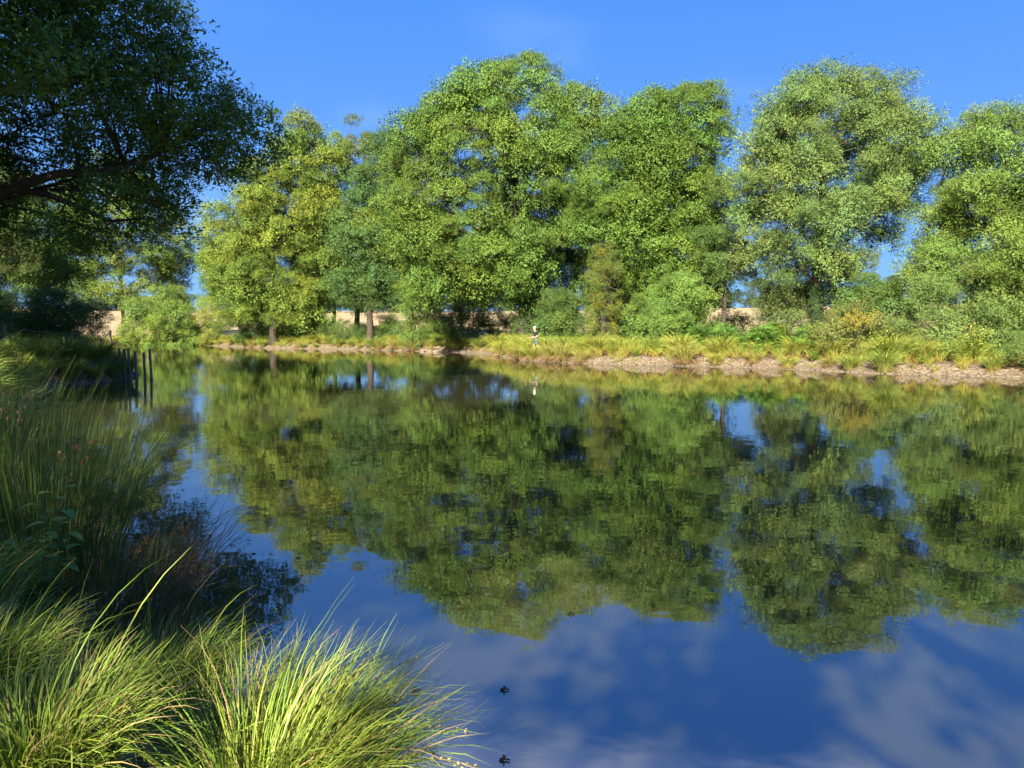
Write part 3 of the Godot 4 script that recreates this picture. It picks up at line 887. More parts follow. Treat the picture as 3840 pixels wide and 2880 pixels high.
func far_bank() -> void:
	var kinds := []
	var spec := [["lush arching green sedge tussock", 0.1, Color(0.17, 0.24, 0.04)], ["yellow-green sedge tussock", 0.2, Color(0.24, 0.275, 0.045)], ["half-dry straw-skirted sedge tussock", 0.45, Color(0.24, 0.25, 0.055)]]
	for i in 6:
		var q: Array = spec[i % 3]
		kinds.append(tussock_mesh(300 + i, 640, 0.92, 0.017, q[1], q[2]))
	var rim := smoothed(Array(pond), 1.0)
	var n := rim.size()
	rng.seed = 4242
	var spots := []
	var since := 0.0
	for i in n:
		var p := rim[i]
		var is_far := p.y < -31.0 and p.x > -46.0 and (p.x > -14.0 or p.y < -70.0) and (p.y < -55.0 or p.x > -2.0)
		if not is_far:
			continue
		var t := (rim[(i + 1) % n] - rim[(i + n - 1) % n]).normalized()
		var o := Vector2(-t.y, t.x)
		if Geometry2D.is_point_in_polygon(p + o * 0.4, pond):
			o = -o
		since += 1.0
		if since < rf(0.9, 1.5):
			continue
		since = 0.0
		var bare := p.x < -17.0
		if rng.randf() < (0.5 if bare else 0.9):
			spots.append([p + o * rf(0.15, 0.7) + t * rf(-0.6, 0.6), rf(0.5, 1.25) * (0.8 if bare else 1.0), 0])
		spots.append([p + o * rf(1.5, 2.2) + t * rf(-0.4, 0.4), rf(0.9, 1.25) * (0.85 if bare else 1.0), 1])
		if not bare:
			spots.append([p + o * rf(2.6, 3.4) + t * rf(-0.4, 0.4), rf(0.8, 1.15), 1])
	for q in spots:
		var k := rng.randi_range(0, 5)
		if q[2] == 1 and k % 3 == 2:
			k -= 1
		var where: String = (" at the waterline " if q[2] == 0 else " atop the bank ") + beside(q[0])
		var o := part("sedge_tussock", kinds[k], M.blade, self)
		tag(o, spec[k % 3][0] + where, "sedge", spec[k % 3][0] + "s" + where)
		if q[0].distance_to(Vector2(1.5, -50.9)) < 1.5:
			q[1] *= 0.82
		place(o, q[0].x, q[0].y)
		o.rotation.y = rf(0, TAU)
		o.scale = Vector3(q[1] * rf(0.95, 1.2), q[1], q[1] * rf(0.95, 1.2))
	# short grass between them
	var gm := tussock_mesh(320, 60, 0.5, 0.016, 0.2, Color(0.21, 0.285, 0.045), 3)
	var xf := []
	var cols := []
	for i in n:
		var p := rim[i]
		if p.y > -24.0 or (p.x < -20.0 and p.y > -40.0 and p.x > -10.0):
			continue
		var t := (rim[(i + 1) % n] - rim[(i + n - 1) % n]).normalized()
		var o := Vector2(-t.y, t.x)
		if Geometry2D.is_point_in_polygon(p + o * 0.4, pond):
			o = -o
		for j in 22:
			var d := rf(0.35, 6.5)
			var w := p + o * d + t * rf(-0.7, 0.7)
			var s := rf(0.5, 1.5) * (1.0 if d < 4.0 else 0.7) * (0.6 if d < 0.8 else 1.0)
			xf.append(Transform3D(Basis(Vector3.UP, rf(0, TAU)).scaled(Vector3.ONE * s), Vector3(w.x, bank(d, w) - 0.04, w.y)))
			var dry := rf(0.0, 1.0)
			cols.append(Color(1.0 + dry * 0.35, 1.0, 0.9) * rf(0.75, 1.1))
	var gr := scatter("bank_grass", gm, M.blade, xf, cols, self, true)
	gr.set_meta("label", "rough yellow-green grass covering the banks between the tussocks")
	gr.set_meta("category", "grass")
	# leafy herbs
	var herb := herb_mesh(500, false)
	var gold := herb_mesh(501, true)
	var hs := [[Vector2(17.5, -36.3), 1, "bushy herb with yellow flower tops above the straw-skirted tussock at the water"], [Vector2(20.6, -34.7), 1, "tall herb with yellow flower tops on the bank near the trailing bramble"], [Vector2(0.75, -51.6), 1, "golden-topped herb standing in front of the walker"],
		[Vector2(2.4, -48.6), 0, "vivid green leafy clump at the water's edge below the walker"], [Vector2(3.4, -47.9), 0, "vivid green leafy clump at the water's edge beside its twin, farther from the walker"], [Vector2(13.3, -41.6), 0, "low green herb at the mud's edge below the ferns"], [Vector2(15.4, -39.2), 0, "low green herb at the mud's edge below the bramble mound"], [Vector2(18.9, -35.3), 0, "low green herb between the two yellow-topped herbs"], [Vector2(7.3, -45.3), 0, "small green herb on the bank below the oak sapling"]]
	for i in hs.size():
		var q: Array = hs[i]
		var o := part("leafy_herb", gold if q[1] == 1 else herb, M.leaf, self)
		tag(o, q[2], "herb")
		place(o, q[0].x, q[0].y)
		rng.seed = 510 + i
		o.rotation.y = rf(0, TAU)
		o.scale = Vector3.ONE * (rf(1.0, 1.2) if q[1] == 1 else rf(0.7, 0.85))

func herb_mesh(sd: int, gold: bool) -> ArrayMesh:
	rng.seed = sd
	var mb := MB.new()
	for i in 22:
		var az := rf(0, TAU)
		var r := rf(0.05, 0.4)
		var p := Vector3(cos(az) * r * 0.5, 0, sin(az) * r * 0.5)
		var h := rf(0.6, 1.1) * (1.3 if gold else 0.8)
		var top := p + Vector3(cos(az) * r, h, sin(az) * r)
		tube(mb, [p, p.lerp(top, 0.5), top], [0.008, 0.006, 0.004], 3, Color(0.12, 0.14, 0.04))
		for j in 15:
			var s := rf(0.15, 1.0)
			var a := rf(0, TAU)
			var o := Vector3(cos(a), rf(-0.1, 0.5), sin(a))
			var k := rf(0.75, 1.25)
			leaf(mb, p.lerp(top, s), o, Vector3.UP + rdir() * 0.5, rf(0.09, 0.16), 0.055, Color(0.16 * k, 0.25 * k, 0.03 * k) if not gold else Color(0.22 * k, 0.27 * k, 0.03 * k))
		if gold:
			for j in 3:
				leaf(mb, top + rdir() * 0.1, rdir() + Vector3.UP, Vector3.UP + rdir() * 0.6, 0.08, 0.05, Color(0.33, 0.31, 0.03))
	return mb.mesh()

# ---------------------------------------------------------------- stakes, fence, stones
func stake(mb: MB, foot: Vector3, top: Vector3, r: float) -> void:
	var path := []
	var rr := []
	for i in 7:
		var t := i / 6.0
		path.append(foot.lerp(top, t) + Vector3(rf(-1, 1), 0, rf(-1, 1)) * r * 0.14)
		rr.append(r * rf(0.88, 1.08))
	tube(mb, path, rr, 8)
	var c := mb.vert(top + Vector3(0, r * 0.15, 0), Vector3.UP)
	var k := mb.v.size() - 9
	for j in 8:
		var a := mb.vert(mb.v[k + j], Vector3.UP)
		var b := mb.vert(mb.v[k + (j + 1) % 8], Vector3.UP)
		mb.tri(a, b, c)

func left_bank() -> void:
	rng.seed = 61
	var sx := [[-15.84, 1.28, 0.05, -31.0, 0.06], [-15.63, 1.25, 0.06, -31.0, 0.0], [-15.48, 1.29, 0.055, -31.0, -0.09], [-15.21, 1.16, 0.06, -31.0, -0.06], [-15.04, 1.1, 0.055, -31.4, -0.03], [-14.9, 1.24, 0.05, -31.6, -0.08]]
	for i in 6:
		var q: Array = sx[i]
		var mb := MB.new()
		stake(mb, Vector3(-q[4], -0.5, 0), Vector3(0, q[1], 0), q[2])
		var o := part("wooden_stake", mb.mesh(), M.post, self)
		o.position = Vector3(q[0], 0, q[3])
		tag(o, ["thin weathered stake closest to the fenced bank", "second weathered stake out from the fenced bank", "tallest weathered stake, third out from the fenced bank", "thick weathered stake in the shallows, fourth out from the fenced bank", "shortest weathered stake, fifth out from the fenced bank", "outermost weathered stake in the row off the fenced bank"][i], "stake", "row of stakes in the shallows")
	var f := thing("wire_fence", "wire fence with two grey wooden posts and a slanting brace on the shaded bank", "fence", Vector3(-19.3, 0.0, -33))
	var p1 := Vector3(-0.5, 2.22, 3.0)
	var p2 := Vector3(0.5, 2.0, -3.0)
	for q in [[p1, 0.09], [p2, 0.08]]:
		var mb := MB.new()
		stake(mb, q[0] - Vector3(0, 1.6, 0), q[0], q[1])
		part("post", mb.mesh(), M.post, f)
	var br := MB.new()
	stake(br, Vector3(-0.45, 1.0, -2.6), p2 + Vector3(-0.05, -0.15, 0.05), 0.05)
	part("brace", br.mesh(), M.post, f)
	for q in [[0.1, -0.12], [0.5, -0.06], [0.85, -0.03]]:
		var mb := MB.new()
		tube(mb, curved(p1 - Vector3(0, q[0], 0), p2 - Vector3(0, q[0], 0), q[1] * 2.2, 12, 0.02), [0.006, 0.006, 0.006, 0.006, 0.006, 0.006, 0.006, 0.006, 0.006, 0.006, 0.006, 0.006, 0.006], 4)
		part("wire", mb.mesh(), M.wire, f)
	# shaded tussocks along the shore from the rushes to the stakes
	var lush := tussock_mesh(330, 620, 0.95, 0.014, 0.1, Color(0.17, 0.24, 0.04))
	var dry := tussock_mesh(331, 520, 0.9, 0.014, 0.35, Color(0.17, 0.24, 0.04))
	var at := [[-16.6, -24.6, 1.3], [-17.5, -26.2, 0.6], [-17.2, -28.0, 1.1], [-16.9, -29.4, 1.15], [-16.6, -31.0, 1.0], [-17.4, -32.6, 0.6], [-18.4, -30.2, 0.6], [-18.9, -27.6, 0.6], [-17.9, -34.2, 0.6], [-19.6, -25.2, 0.6], [-15.6, -22.4, 1.1], [-14.3, -20.2, 1.0], [-12.9, -18.0, 1.05], [-11.6, -15.8, 1.0], [-10.2, -13.9, 1.0], [-8.6, -11.9, 0.95], [-7.2, -10.0, 0.9], [-6.0, -8.6, 0.9], [-16.0, -20.3, 1.2], [-14.6, -17.0, 1.1], [-9.4, -11.0, 1.0], [-19.5, -35.8, 0.6], [-21.2, -37.6, 1.1], [-20.6, -33.0, 0.6], [-21.0, -29.0, 0.6], [-16.2, -25.9, 0.9], [-16.6, -27.2, 0.9], [-16.5, -28.6, 0.85], [-16.1, -29.6, 0.8], [-15.9, -30.6, 0.75], [-16.1, -32.0, 0.8], [-16.9, -33.6, 0.8], [-15.2, -23.4, 0.9], [-13.8, -21.2, 0.85]]
	for i in at.size():
		var q: Array = at[i]
		var o := part("sedge_tussock", lush if i % 3 != 1 else dry, M.blade, self)
		place(o, q[0], q[1])
		o.rotation.y = rf(0, TAU)
		o.scale = Vector3.ONE * q[2]
		if q[1] < -24.0:
			tag(o, ("shaded dark green" if i % 3 != 1 else "shaded half-dry") + " sedge tussock on the fenced bank", "sedge", ("green" if i % 3 != 1 else "half-dry") + " sedge on the fenced bank")
		else:
			tag(o, ("shaded dark green" if i % 3 != 1 else "shaded half-dry") + " sedge on the shore between the rushes and the fenced bank", "sedge", ("green" if i % 3 != 1 else "half-dry") + " sedge behind the rushes")

func stone_mesh(sd: int) -> ArrayMesh:
	var sp := SphereMesh.new()
	sp.radial_segments = 10
	sp.rings = 6
	var arr := sp.get_mesh_arrays()
	var f := FastNoiseLite.new()
	f.seed = sd
	f.frequency = 1.3
	var mb := MB.new()
	for p in arr[Mesh.ARRAY_VERTEX]:
		var q: Vector3 = p * (1.0 + 0.5 * f.get_noise_3dv(p * 2.0))
		q.y *= 0.65
		mb.vert(q, p.normalized())
	mb.ix = arr[Mesh.ARRAY_INDEX]
	return mb.mesh()

func stones() -> void:
	rng.seed = 71
	var m := [stone_mesh(1), stone_mesh(2), stone_mesh(3)]
	var at := [[-7.6, -71.6, 0.5], [-7.0, -71.0, 0.62], [-6.4, -70.6, 0.5], [-6.9, -71.9, 0.7], [-8.4, -72.4, 0.45], [-5.8, -70.1, 0.4]]
	for i in at.size():
		var q: Array = at[i]
		var o := part("bank_stone", m[i % 3], M.stone, self)
		o.position = Vector3(q[0], maxf(ground_at(q[0], q[1]), 0.0) + 0.05, q[1])
		o.rotation.y = rf(0, TAU)
		o.scale = Vector3(q[2] * 1.3, q[2] * 0.8, q[2])
		tag(o, "pale rounded stone in the heap at the water's edge below the tallest oak's shade", "stone", "heap of stones at the water's edge")
	var al := [[1.3, -49.6, 0.3], [2.6, -47.3, 0.26], [3.2, -46.9, 0.3], [-0.5, -57.0, 0.4], [-24.0, -84.4, 0.5], [-30.0, -89.6, 0.6], [-33.0, -92.6, 0.5], [11.2, -41.9, 0.2]]
	for i in al.size():
		var q: Array = al[i]
		var o := part("mud_clod", m[i % 3], M.mud, self)
		o.position = Vector3(q[0], 0.04, q[1])
		o.rotation.y = rf(0, TAU)
		o.scale = Vector3(q[2] * 1.4, q[2] * 0.6, q[2])
		tag(o, "lone brown clod of dried mud at the far waterline", "clod", "clods of mud along the far waterline")

# ---------------------------------------------------------------- the near bank
func blade_piece(az: float, l0: float, l1: float, l: float, w: float, c0: Color, c1: Color, bend: float, tw: float, segs := 7, curl := 0.0, kink := 2.0) -> ArrayMesh:
	var mb := MB.new()
	blade(mb, Vector3.ZERO, az, l0, l1, l, w, segs, c0, c1, bend, tw, curl, kink)
	return mb.mesh()

# a sedge tussock close to the camera: single blades as parts, the rest of the tuft as one
func near_sedge(label: String, x: float, z: float, h: float, count: int, singles: int, sd: int, lean: float, push: float, green: Color) -> Node3D:
	rng.seed = sd
	var t := thing("sedge_tussock", label, "sedge", Vector3(x, maxf(ground_at(x, z), 0.0) - 0.03, z))
	var mb := MB.new()
	var straw := Color(0.3, 0.2, 0.1)
	for i in count:
		var a := rf(0, TAU)
		var r := sqrt(rng.randf())
		var root := Vector3(cos(a), 0, sin(a)) * r * 0.2
		# blades are pushed towards the light over the water
		var dir := Vector2(cos(a), sin(a)) * (0.35 + r) + Vector2(cos(lean), sin(lean)) * push
		var az := dir.angle() + rf(-0.7, 0.7)
		var k := rf(0.8, 1.2)
		var c1 := Color(green.r * k * rf(0.85, 1.25), green.g * k, green.b * k * rf(0.7, 1.3))
		var c0 := c1 * 0.95
		var dead := rng.randf()
		if dead < 0.05:
			c1 = straw * rf(0.7, 1.2)
			c0 = c1
		elif dead < 0.15:
			c1 = straw * rf(0.9, 1.2)
		var l := h * rf(0.65, 1.3)
		var l0 := rf(0.02, 0.75)
		var l1 := rf(0.9, 2.15)
		var w := rf(0.0032, 0.0068)
		var curl := rf(-0.9, 0.9)
		var kink := rf(0.35, 0.9) if rng.randf() < 0.12 else 2.0
		if i < 7:
			l = rf(0.65, 0.95)
			l0 = rf(0.05, 0.4)
			l1 = rf(0.7, 1.7)
			kink = 2.0
		if i < singles:
			var o := part("blade", blade_piece(az, l0, l1, l, w, c0, c1, rf(1.0, 2.0), rf(-0.8, 0.8), 7, curl, kink), M.blade, t)
			o.position = root
		else:
			blade(mb, root, az, l0, l1, l, w, 7, c0, c1, rf(1.0, 2.0), rf(-0.8, 0.8), curl, kink)
	part("tuft", mb.mesh(), M.blade, t, true)
	return t

func seed_stalk(t: Node3D, az: float, l0: float, l1: float, l: float, spikes: int, droop: float) -> void:
	var mb := MB.new()
	var out := Vector3(cos(az), 0, sin(az))
	var p := Vector3.ZERO
	var path := []
	var rr := []
	var n := 14
	for i in n + 1:
		var s := float(i) / n
		path.append(p)
		rr.append(lerpf(0.0022, 0.0012, s))
		var th := lerpf(l0, l1, pow(s, droop))
		p += (out * sin(th) + Vector3.UP * cos(th)) * l / n
	tube(mb, path, rr, 4, Color(0.12, 0.15, 0.04))
	var o := part("flower_stalk", mb.mesh(), M.blade, t)
	var hd := MB.new()
	for i in spikes:
		var s := 1.0 - 0.24 * i / spikes
		var k := clampi(int(s * n), 0, n - 1)
		var c: Vector3 = path[k].lerp(path[k + 1], s * n - k)
		for j in 7:
			leaf(hd, c, rdir() + (path[k + 1] - path[k]).normalized() * 1.2, rdir(), 0.014, 0.007, Color(0.42, 0.32, 0.17) * rf(0.7, 1.1))
	part("seed_head", hd.mesh(), M.blade, o)

func rush_clump(label: String, x: float, z: float, h: float, count: int, singles: int, sd: int, lean: float, push: float, brown: float) -> void:
	rng.seed = sd
	var t := thing("rush_clump", label, "rush", Vector3(x, maxf(ground_at(x, z), 0.0) - 0.03, z))
	var mb := MB.new()
	for i in count:
		var a := rf(0, TAU)
		var r := sqrt(rng.randf())
		var root := Vector3(cos(a), 0, sin(a)) * r * 0.32
		var dir := Vector2(cos(a), sin(a)) * (0.2 + r) + Vector2(cos(lean), sin(lean)) * push
		var az := dir.angle() + rf(-0.3, 0.3)
		var k := rf(0.7, 1.25)
		var c1 := Color(0.1 * k, 0.15 * k, 0.032 * k)
		var l0 := rf(0.0, 0.35)
		var l1 := l0 + rf(0.0, 0.5)
		if rng.randf() < brown:
			c1 = Color(0.16 * k, 0.11 * k, 0.062 * k)
			l1 = rf(0.5, 1.9)
		var c0 := c1 * 0.9
		var l := h * rf(0.6, 1.15)
		if i < singles:
			var o := part("stem", blade_piece(az, l0, l1, l, 0.005, c0, c1, 1.4, rf(-1, 1), 5), M.blade, t)
			o.position = root
		else:
			blade(mb, root, az, l0, l1, l, 0.005, 5, c0, c1, 1.4, rf(-1, 1))
	part("tuft", mb.mesh(), M.blade, t, true)
	for i in 14:
		var az := lean + rf(-1.2, 1.2)
		var th := rf(0.1, 0.5)
		var hd := MB.new()
		for j in 14:
			leaf(hd, rdir() * 0.014, rdir(), rdir(), 0.022, 0.01, Color(0.26, 0.13, 0.06) * rf(0.7, 1.3))
		var o := part("flower_head", hd.mesh(), M.blade, t)
		o.position = Vector3(cos(az) * sin(th), cos(th), sin(az) * sin(th)) * h * rf(0.55, 0.85)

func near_bank() -> void:
	var g := Color(0.17, 0.24, 0.035)
	var s := near_sedge("bright sunlit sedge tussock arching out over the open water", -0.85, -2.7, 0.66, 2400, 200, 801, -0.15, 0.9, g)
	for q in [[0.0, 0.35, 2.3, 0.85, 7, 1.2], [-0.15, 0.5, 2.0, 0.85, 6, 1.4], [-0.4, 0.25, 1.5, 0.85, 6, 1.5], [-0.2, 0.6, 2.6, 0.95, 8, 1.1], [0.2, 0.7, 1.9, 0.9, 7, 1.6]]:
		seed_stalk(s, q[0], q[1], q[2], q[3], q[4], q[5])
	near_sedge("green sedge tussock half in shade beside the sunlit one", -1.6, -2.55, 0.4, 1500, 90, 802, -0.6, 0.5, g)
	near_sedge("shaded sedge tussock in front of the broad-leaved herb", -2.2, -3.05, 0.42, 1200, 60, 803, -0.3, 0.4, g)
	near_sedge("shaded sedge tussock at the waterline, between sunlit sedge and rushes", -1.75, -3.7, 0.45, 1000, 60, 804, -0.4, 0.7, g)
	near_sedge("shaded sedge tussock behind the broad-leaved herb", -2.9, -3.9, 0.45, 1000, 40, 805, -0.3, 0.3, g)
	near_sedge("low sunlit sedge tuft filling the gap behind the sunlit tussock", -1.2, -3.15, 0.5, 900, 50, 806, -0.3, 0.7, g)
	rush_clump("tall clump of green rushes leaning over the water with brown flower heads", -3.0, -5.0, 1.35, 900, 120, 811, -0.2, 0.55, 0.15)
	rush_clump("collapsed clump of brown dead rush stems drooping to the water", -2.35, -4.7, 0.95, 420, 80, 812, 0.1, 1.1, 0.75)
	rush_clump("shaded clump of rushes set back from the water behind the tall clump", -4.2, -6.2, 1.3, 700, 60, 813, -0.2, 0.35, 0.2)
	rush_clump("thin clump of rushes on the shore farthest from the sedge", -5.6, -8.0, 1.2, 450, 40, 814, -0.2, 0.4, 0.3)
	# broad-leaved herb
	rng.seed = 821
	var t := thing("broad_leaved_herb", "dark green broad-leaved herb at the foot of the rushes", "herb", Vector3(-2.62, ground_at(-2.62, -4.15) - 0.03, -4.15))
	for i in 9:
		var az := rf(0, TAU)
		var top := Vector3(cos(az) * rf(0.1, 0.3), rf(0.45, 0.85), sin(az) * rf(0.1, 0.3))
		var mb := MB.new()
		tube(mb, curved(Vector3(cos(az), 0, sin(az)) * 0.05, top, 0.08, 5, 0.03), [0.005, 0.005, 0.004, 0.004, 0.003, 0.002], 5, Color(0.09, 0.12, 0.04))
		var st := part("stem", mb.mesh(), M.leaf, t)
		for j in 11:
			var lm := MB.new()
			var a := j * 2.4 + rf(-0.3, 0.3)
			leaf_broad(lm, Vector3(cos(a), rf(-0.25, 0.3), sin(a)), rf(0.07, 0.13), Color(0.085, 0.16, 0.03) * rf(0.8, 1.25))
			var o := part("leaf", lm.mesh(), M.leaf, st)
			o.position = top * (0.2 + 0.8 * j / 10.0)
	# flecks on the water
	var fl := MB.new()
	for q in 9:
		leaf(fl, rdir() * 0.006 + Vector3(0, 0.006, 0), Vector3(rf(-1, 1), 0.1, rf(-0.4, 0.4)), Vector3.UP + rdir() * 0.4, 0.028, 0.01, Color(0.02, 0.017, 0.012))
	tube(fl, [Vector3(-0.03, 0.004, 0.006), Vector3(0, 0.008, 0), Vector3(0.02, 0.006, -0.002)], [0.0015, 0.004, 0.0015], 5, Color(0.02, 0.017, 0.012))
	for q in [[-0.037, -4.15], [-0.032, -3.45], [0.42, -5.3], [-0.53, -4.14]]:
		var o := part("floating_fleck", fl.mesh() if not S.has("fleck") else S.fleck, M.leaf, self)
		S.fleck = o.mesh
		o.position = Vector3(q[0], 0.0, q[1])
		tag(o, "tiny dark plant fleck floating on the open water beside the sunlit sedge", "plant debris", "flecks floating off the sedge")
	rng.seed = 833
	var dl := MB.new()
	lobed_leaf(dl, Vector3.ZERO, Vector3(1, 0, 0.2), Vector3.UP, 0.07, Color(0.3, 0.14, 0.05))
	var dm := dl.mesh()
	for i in 12:
		var o := part("fallen_leaf", dm, M.leaf, self)
		o.position = Vector3(rf(-4.2, -2.6), 0.012, rf(-10.5, -7.0))
		o.rotation.y = rf(0, TAU)
		tag(o, "fallen orange-brown oak leaf floating off the rushes", "leaf", "fallen leaves floating off the rushes")

func leaf_broad(mb: MB, tip: Vector3, l: float, col: Color) -> void:
	var t := tip.normalized()
	var s := t.cross(Vector3.UP).normalized()
	var k := s.cross(t).normalized()
	var pa := -1
	var pb := -1
	for q in [[0.0, 0.02], [0.15, 0.2], [0.35, 0.29], [0.6, 0.24], [0.82, 0.12], [1.0, 0.01]]:
		var c: Vector3 = t * l * q[0] - Vector3.UP * l * 0.25 * q[0] * q[0]
		var w: float = q[1] * l
		var a := mb.vert(c + s * w + k * w * 0.3, (k - s * 0.3).normalized(), col)
		var b := mb.vert(c - s * w + k * w * 0.3, (k + s * 0.3).normalized(), col)
		if pa >= 0:
			mb.quad(pa, a, b, pb)
		pa = a
		pb = b

# ---------------------------------------------------------------- the walker
func field(p: Vector3, bones: Array, sm: float) -> float:
	var d := 1e3
	for b in bones:
		var a: Vector3 = b[0]
		var ab: Vector3 = b[1] - a
		var t := clampf((p - a).dot(ab) / maxf(ab.length_squared(), 1e-6), 0.0, 1.0)
		var e := p.distance_to(a + ab * t) - lerpf(b[2], b[3], t)
		var h := clampf(0.5 + 0.5 * (d - e) / sm, 0.0, 1.0)
		d = lerpf(d, e, h) - sm * h * (1.0 - h)
	return d

func body_mesh(bones: Array, cell: float, sm: float, grow := 0.0) -> ArrayMesh:
	var lo := Vector3.ONE * 1e3
	var hi := -lo
	for b in bones:
		var r: float = maxf(b[2], b[3]) + grow + cell * 2.0
		for e in 2:
			lo = lo.min(b[e] - Vector3.ONE * r)
			hi = hi.max(b[e] + Vector3.ONE * r)
	var nx := int((hi.x - lo.x) / cell) + 1
	var ny := int((hi.y - lo.y) / cell) + 1
	var nz := int((hi.z - lo.z) / cell) + 1
	var f := PackedFloat32Array()
	f.resize(nx * ny * nz)
	for z in nz:
		for y in ny:
			for x in nx:
				f[(z * ny + y) * nx + x] = field(lo + Vector3(x, y, z) * cell, bones, sm) - grow
	var mb := MB.new()
	var id := {}
	var corner := [Vector3i(0, 0, 0), Vector3i(1, 0, 0), Vector3i(0, 1, 0), Vector3i(1, 1, 0), Vector3i(0, 0, 1), Vector3i(1, 0, 1), Vector3i(0, 1, 1), Vector3i(1, 1, 1)]
	var edges := [[0, 1], [2, 3], [4, 5], [6, 7], [0, 2], [1, 3], [4, 6], [5, 7], [0, 4], [1, 5], [2, 6], [3, 7]]
	for z in nz - 1:
		for y in ny - 1:
			for x in nx - 1:
				var val := []
				var inside := 0
				for q in corner:
					var w := f[((z + q.z) * ny + y + q.y) * nx + x + q.x]
					val.append(w)
					if w < 0.0:
						inside += 1
				if inside == 0 or inside == 8:
					continue
				var c := Vector3.ZERO
				var m := 0
				for e in edges:
					if (val[e[0]] < 0.0) != (val[e[1]] < 0.0):
						var t: float = val[e[0]] / (val[e[0]] - val[e[1]])
						c += Vector3(corner[e[0]]).lerp(Vector3(corner[e[1]]), t)
						m += 1
				var p := lo + (Vector3(x, y, z) + c / m) * cell
				var nn := Vector3(val[1] + val[3] + val[5] + val[7] - val[0] - val[2] - val[4] - val[6], val[2] + val[3] + val[6] + val[7] - val[0] - val[1] - val[4] - val[5], val[4] + val[5] + val[6] + val[7] - val[0] - val[1] - val[2] - val[3]).normalized()
				id[Vector3i(x, y, z)] = mb.vert(p, nn)
	for k in id:
		var q: Vector3i = k
		var here := f[(q.z * ny + q.y) * nx + q.x] < 0.0
		for ax in 3:
			var st := Vector3i.ZERO
			st[ax] = 1
			var e := q + st
			if (f[(e.z * ny + e.y) * nx + e.x] < 0.0) == here:
				continue
			var u := Vector3i.ZERO
			var w := Vector3i.ZERO
			u[(ax + 1) % 3] = -1
			w[(ax + 2) % 3] = -1
			if id.has(q + u) and id.has(q + w) and id.has(q + u + w):
				mb.quad(id[q], id[q + u], id[q + u + w], id[q + w])
	return mb.mesh()

func flat(c: Color, rough := 0.8) -> StandardMaterial3D:
	var m := StandardMaterial3D.new()
	m.albedo_color = c.linear_to_srgb()
	m.roughness = rough
	m.metallic_specular = 0.3
	return m

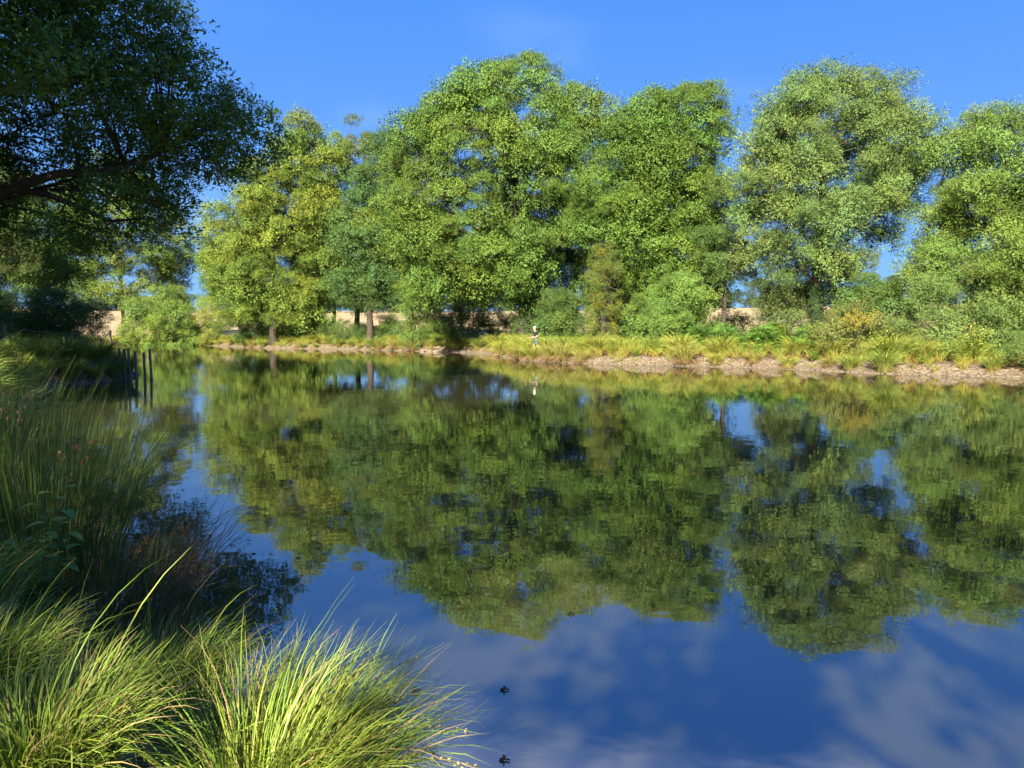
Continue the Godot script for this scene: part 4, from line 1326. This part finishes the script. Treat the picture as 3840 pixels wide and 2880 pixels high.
func walker() -> void:
	var at := Vector3(1.62, 0, -51.9)
	at.y = ground_at(at.x, at.z)
	# faces +x here and is turned to face along the bank
	var t := thing("person", "person in a white cap and dark T-shirt standing in the tall grass, hands forward", "person", at, PI + 0.15)
	var hip := Vector3(0, 0.92, 0)
	var chest := Vector3(0.03, 1.28, 0)
	var neck := Vector3(0.05, 1.47, 0)
	var head := Vector3(0.085, 1.61, 0)
	var body := [[hip, Vector3(0.01, 1.1, 0), 0.14, 0.125], [Vector3(0.01, 1.1, 0), chest, 0.125, 0.145], [chest + Vector3(0, 0.06, 0.13), chest + Vector3(0, 0.06, -0.13), 0.075, 0.075], [neck - Vector3(0, 0.06, 0), head, 0.055, 0.05],
		[head, head + Vector3(0.01, 0.05, 0), 0.085, 0.09], [head + Vector3(0.03, -0.06, 0), head + Vector3(0.05, -0.075, 0), 0.05, 0.035], [head + Vector3(0.08, 0.0, 0), head + Vector3(0.112, -0.02, 0), 0.016, 0.018],
		[head + Vector3(-0.005, 0, 0.085), head + Vector3(-0.01, 0.03, 0.088), 0.018, 0.016], [head + Vector3(-0.005, 0, -0.085), head + Vector3(-0.01, 0.03, -0.088), 0.018, 0.016]]
	var legs := []
	var arms := []
	var shirt := [[Vector3(0, 0.95, 0), Vector3(0.01, 1.1, 0), 0.15, 0.135], [Vector3(0.01, 1.1, 0), chest, 0.135, 0.152], [chest + Vector3(0, 0.06, 0.13), chest + Vector3(0, 0.06, -0.13), 0.083, 0.083]]
	var short := [[Vector3(0, 0.98, 0), Vector3(0, 0.85, 0), 0.147, 0.15]]
	for s in [-1.0, 1.0]:
		var kn := Vector3(0.1 * s + 0.03, 0.5, 0.1 * s)
		var an := Vector3(0.13 * s - 0.06, 0.09, 0.1 * s)
		body.append([hip + Vector3(0, -0.06, 0.09 * s), kn, 0.088, 0.058])
		body.append([kn, an, 0.06, 0.04])
		body.append([an + Vector3(-0.03, -0.045, 0), an + Vector3(0.15, -0.055, 0.02 * s), 0.042, 0.034])
		short.append([hip + Vector3(0, -0.06, 0.09 * s), hip.lerp(kn, 0.75) + Vector3(0, 0, 0.03 * s), 0.105, 0.095])
		var sh := chest + Vector3(0, 0.09, 0.175 * s)
		var el := Vector3(0.0 + 0.04 * s, 1.08, 0.23 * s)
		var wr := Vector3(0.24 + 0.04 * s, 1.02, 0.13 * s)
		body.append([sh, el, 0.056, 0.043])
		body.append([el, wr, 0.043, 0.029])
		body.append([wr, wr + Vector3(0.075, -0.01, -0.02 * s), 0.03, 0.036])
		shirt.append([sh, sh.lerp(el, 0.62), 0.07, 0.062])
		arms.append([wr, s])
	var mesh := body_mesh(body, 0.024, 0.03)
	var skin := flat(Color(0.42, 0.24, 0.17), 0.6)
	var b := part("body", mesh, skin, t)
	# fingers and thumbs closed round the stick
	for q in arms:
		var palm: Vector3 = q[0] + Vector3(0.085, -0.01, -0.02 * q[1])
		var fm := MB.new()
		for i in 4:
			var o := Vector3(0.018 - 0.004 * absf(i - 1.5), 0.02 - 0.014 * i, 0.0)
			var k: float = 0.9 if i == 3 else 1.0
			tube(fm, [palm + o, palm + o + Vector3(0.032, 0.002, -0.004 * q[1]) * k, palm + o + Vector3(0.04, -0.012, -0.03 * q[1]) * k, palm + o + Vector3(0.02, -0.016, -0.042 * q[1]) * k], [0.0095, 0.009, 0.0085, 0.007], 6)
		tube(fm, [palm + Vector3(-0.02, 0.025, -0.01 * q[1]), palm + Vector3(0.01, 0.04, -0.028 * q[1]), palm + Vector3(0.035, 0.032, -0.034 * q[1])], [0.011, 0.01, 0.008], 6)
		part("hand", fm.mesh(), skin, b)
	part("t_shirt", body_mesh(shirt, 0.028, 0.03), flat(Color(0.018, 0.02, 0.026), 0.9), t)
	part("shorts", body_mesh(short, 0.028, 0.03), flat(Color(0.09, 0.105, 0.13), 0.9), t)
	part("hair", body_mesh([[head + Vector3(-0.035, 0.0, 0), head + Vector3(-0.03, 0.05, 0), 0.085, 0.085], [head + Vector3(-0.06, -0.06, 0), head + Vector3(-0.05, -0.02, 0), 0.05, 0.06]], 0.018, 0.02), flat(Color(0.05, 0.03, 0.02)), t)
	part("cap", body_mesh([[head + Vector3(0.0, 0.07, 0), head + Vector3(0.015, 0.075, 0), 0.1, 0.1], [head + Vector3(0.09, 0.055, 0.04), head + Vector3(0.09, 0.055, -0.04), 0.02, 0.02], [head + Vector3(0.15, 0.045, 0.03), head + Vector3(0.15, 0.045, -0.03), 0.012, 0.012]], 0.018, 0.025), flat(Color(0.7, 0.62, 0.58)), t)
	var sm := MB.new()
	tube(sm, [Vector3(-0.3, 0.02, 0), Vector3(0.1, 0.0, 0), Vector3(0.75, -0.04, 0)], [0.007, 0.007, 0.005], 6)
	var o := part("walking_stick", sm.mesh(), flat(Color(0.4, 0.3, 0.18)), self)
	o.transform = Transform3D(t.transform.basis, t.transform * Vector3(0.33, 1.01, 0.0))
	tag(o, "thin pale stick held level in the hands of the person", "stick")
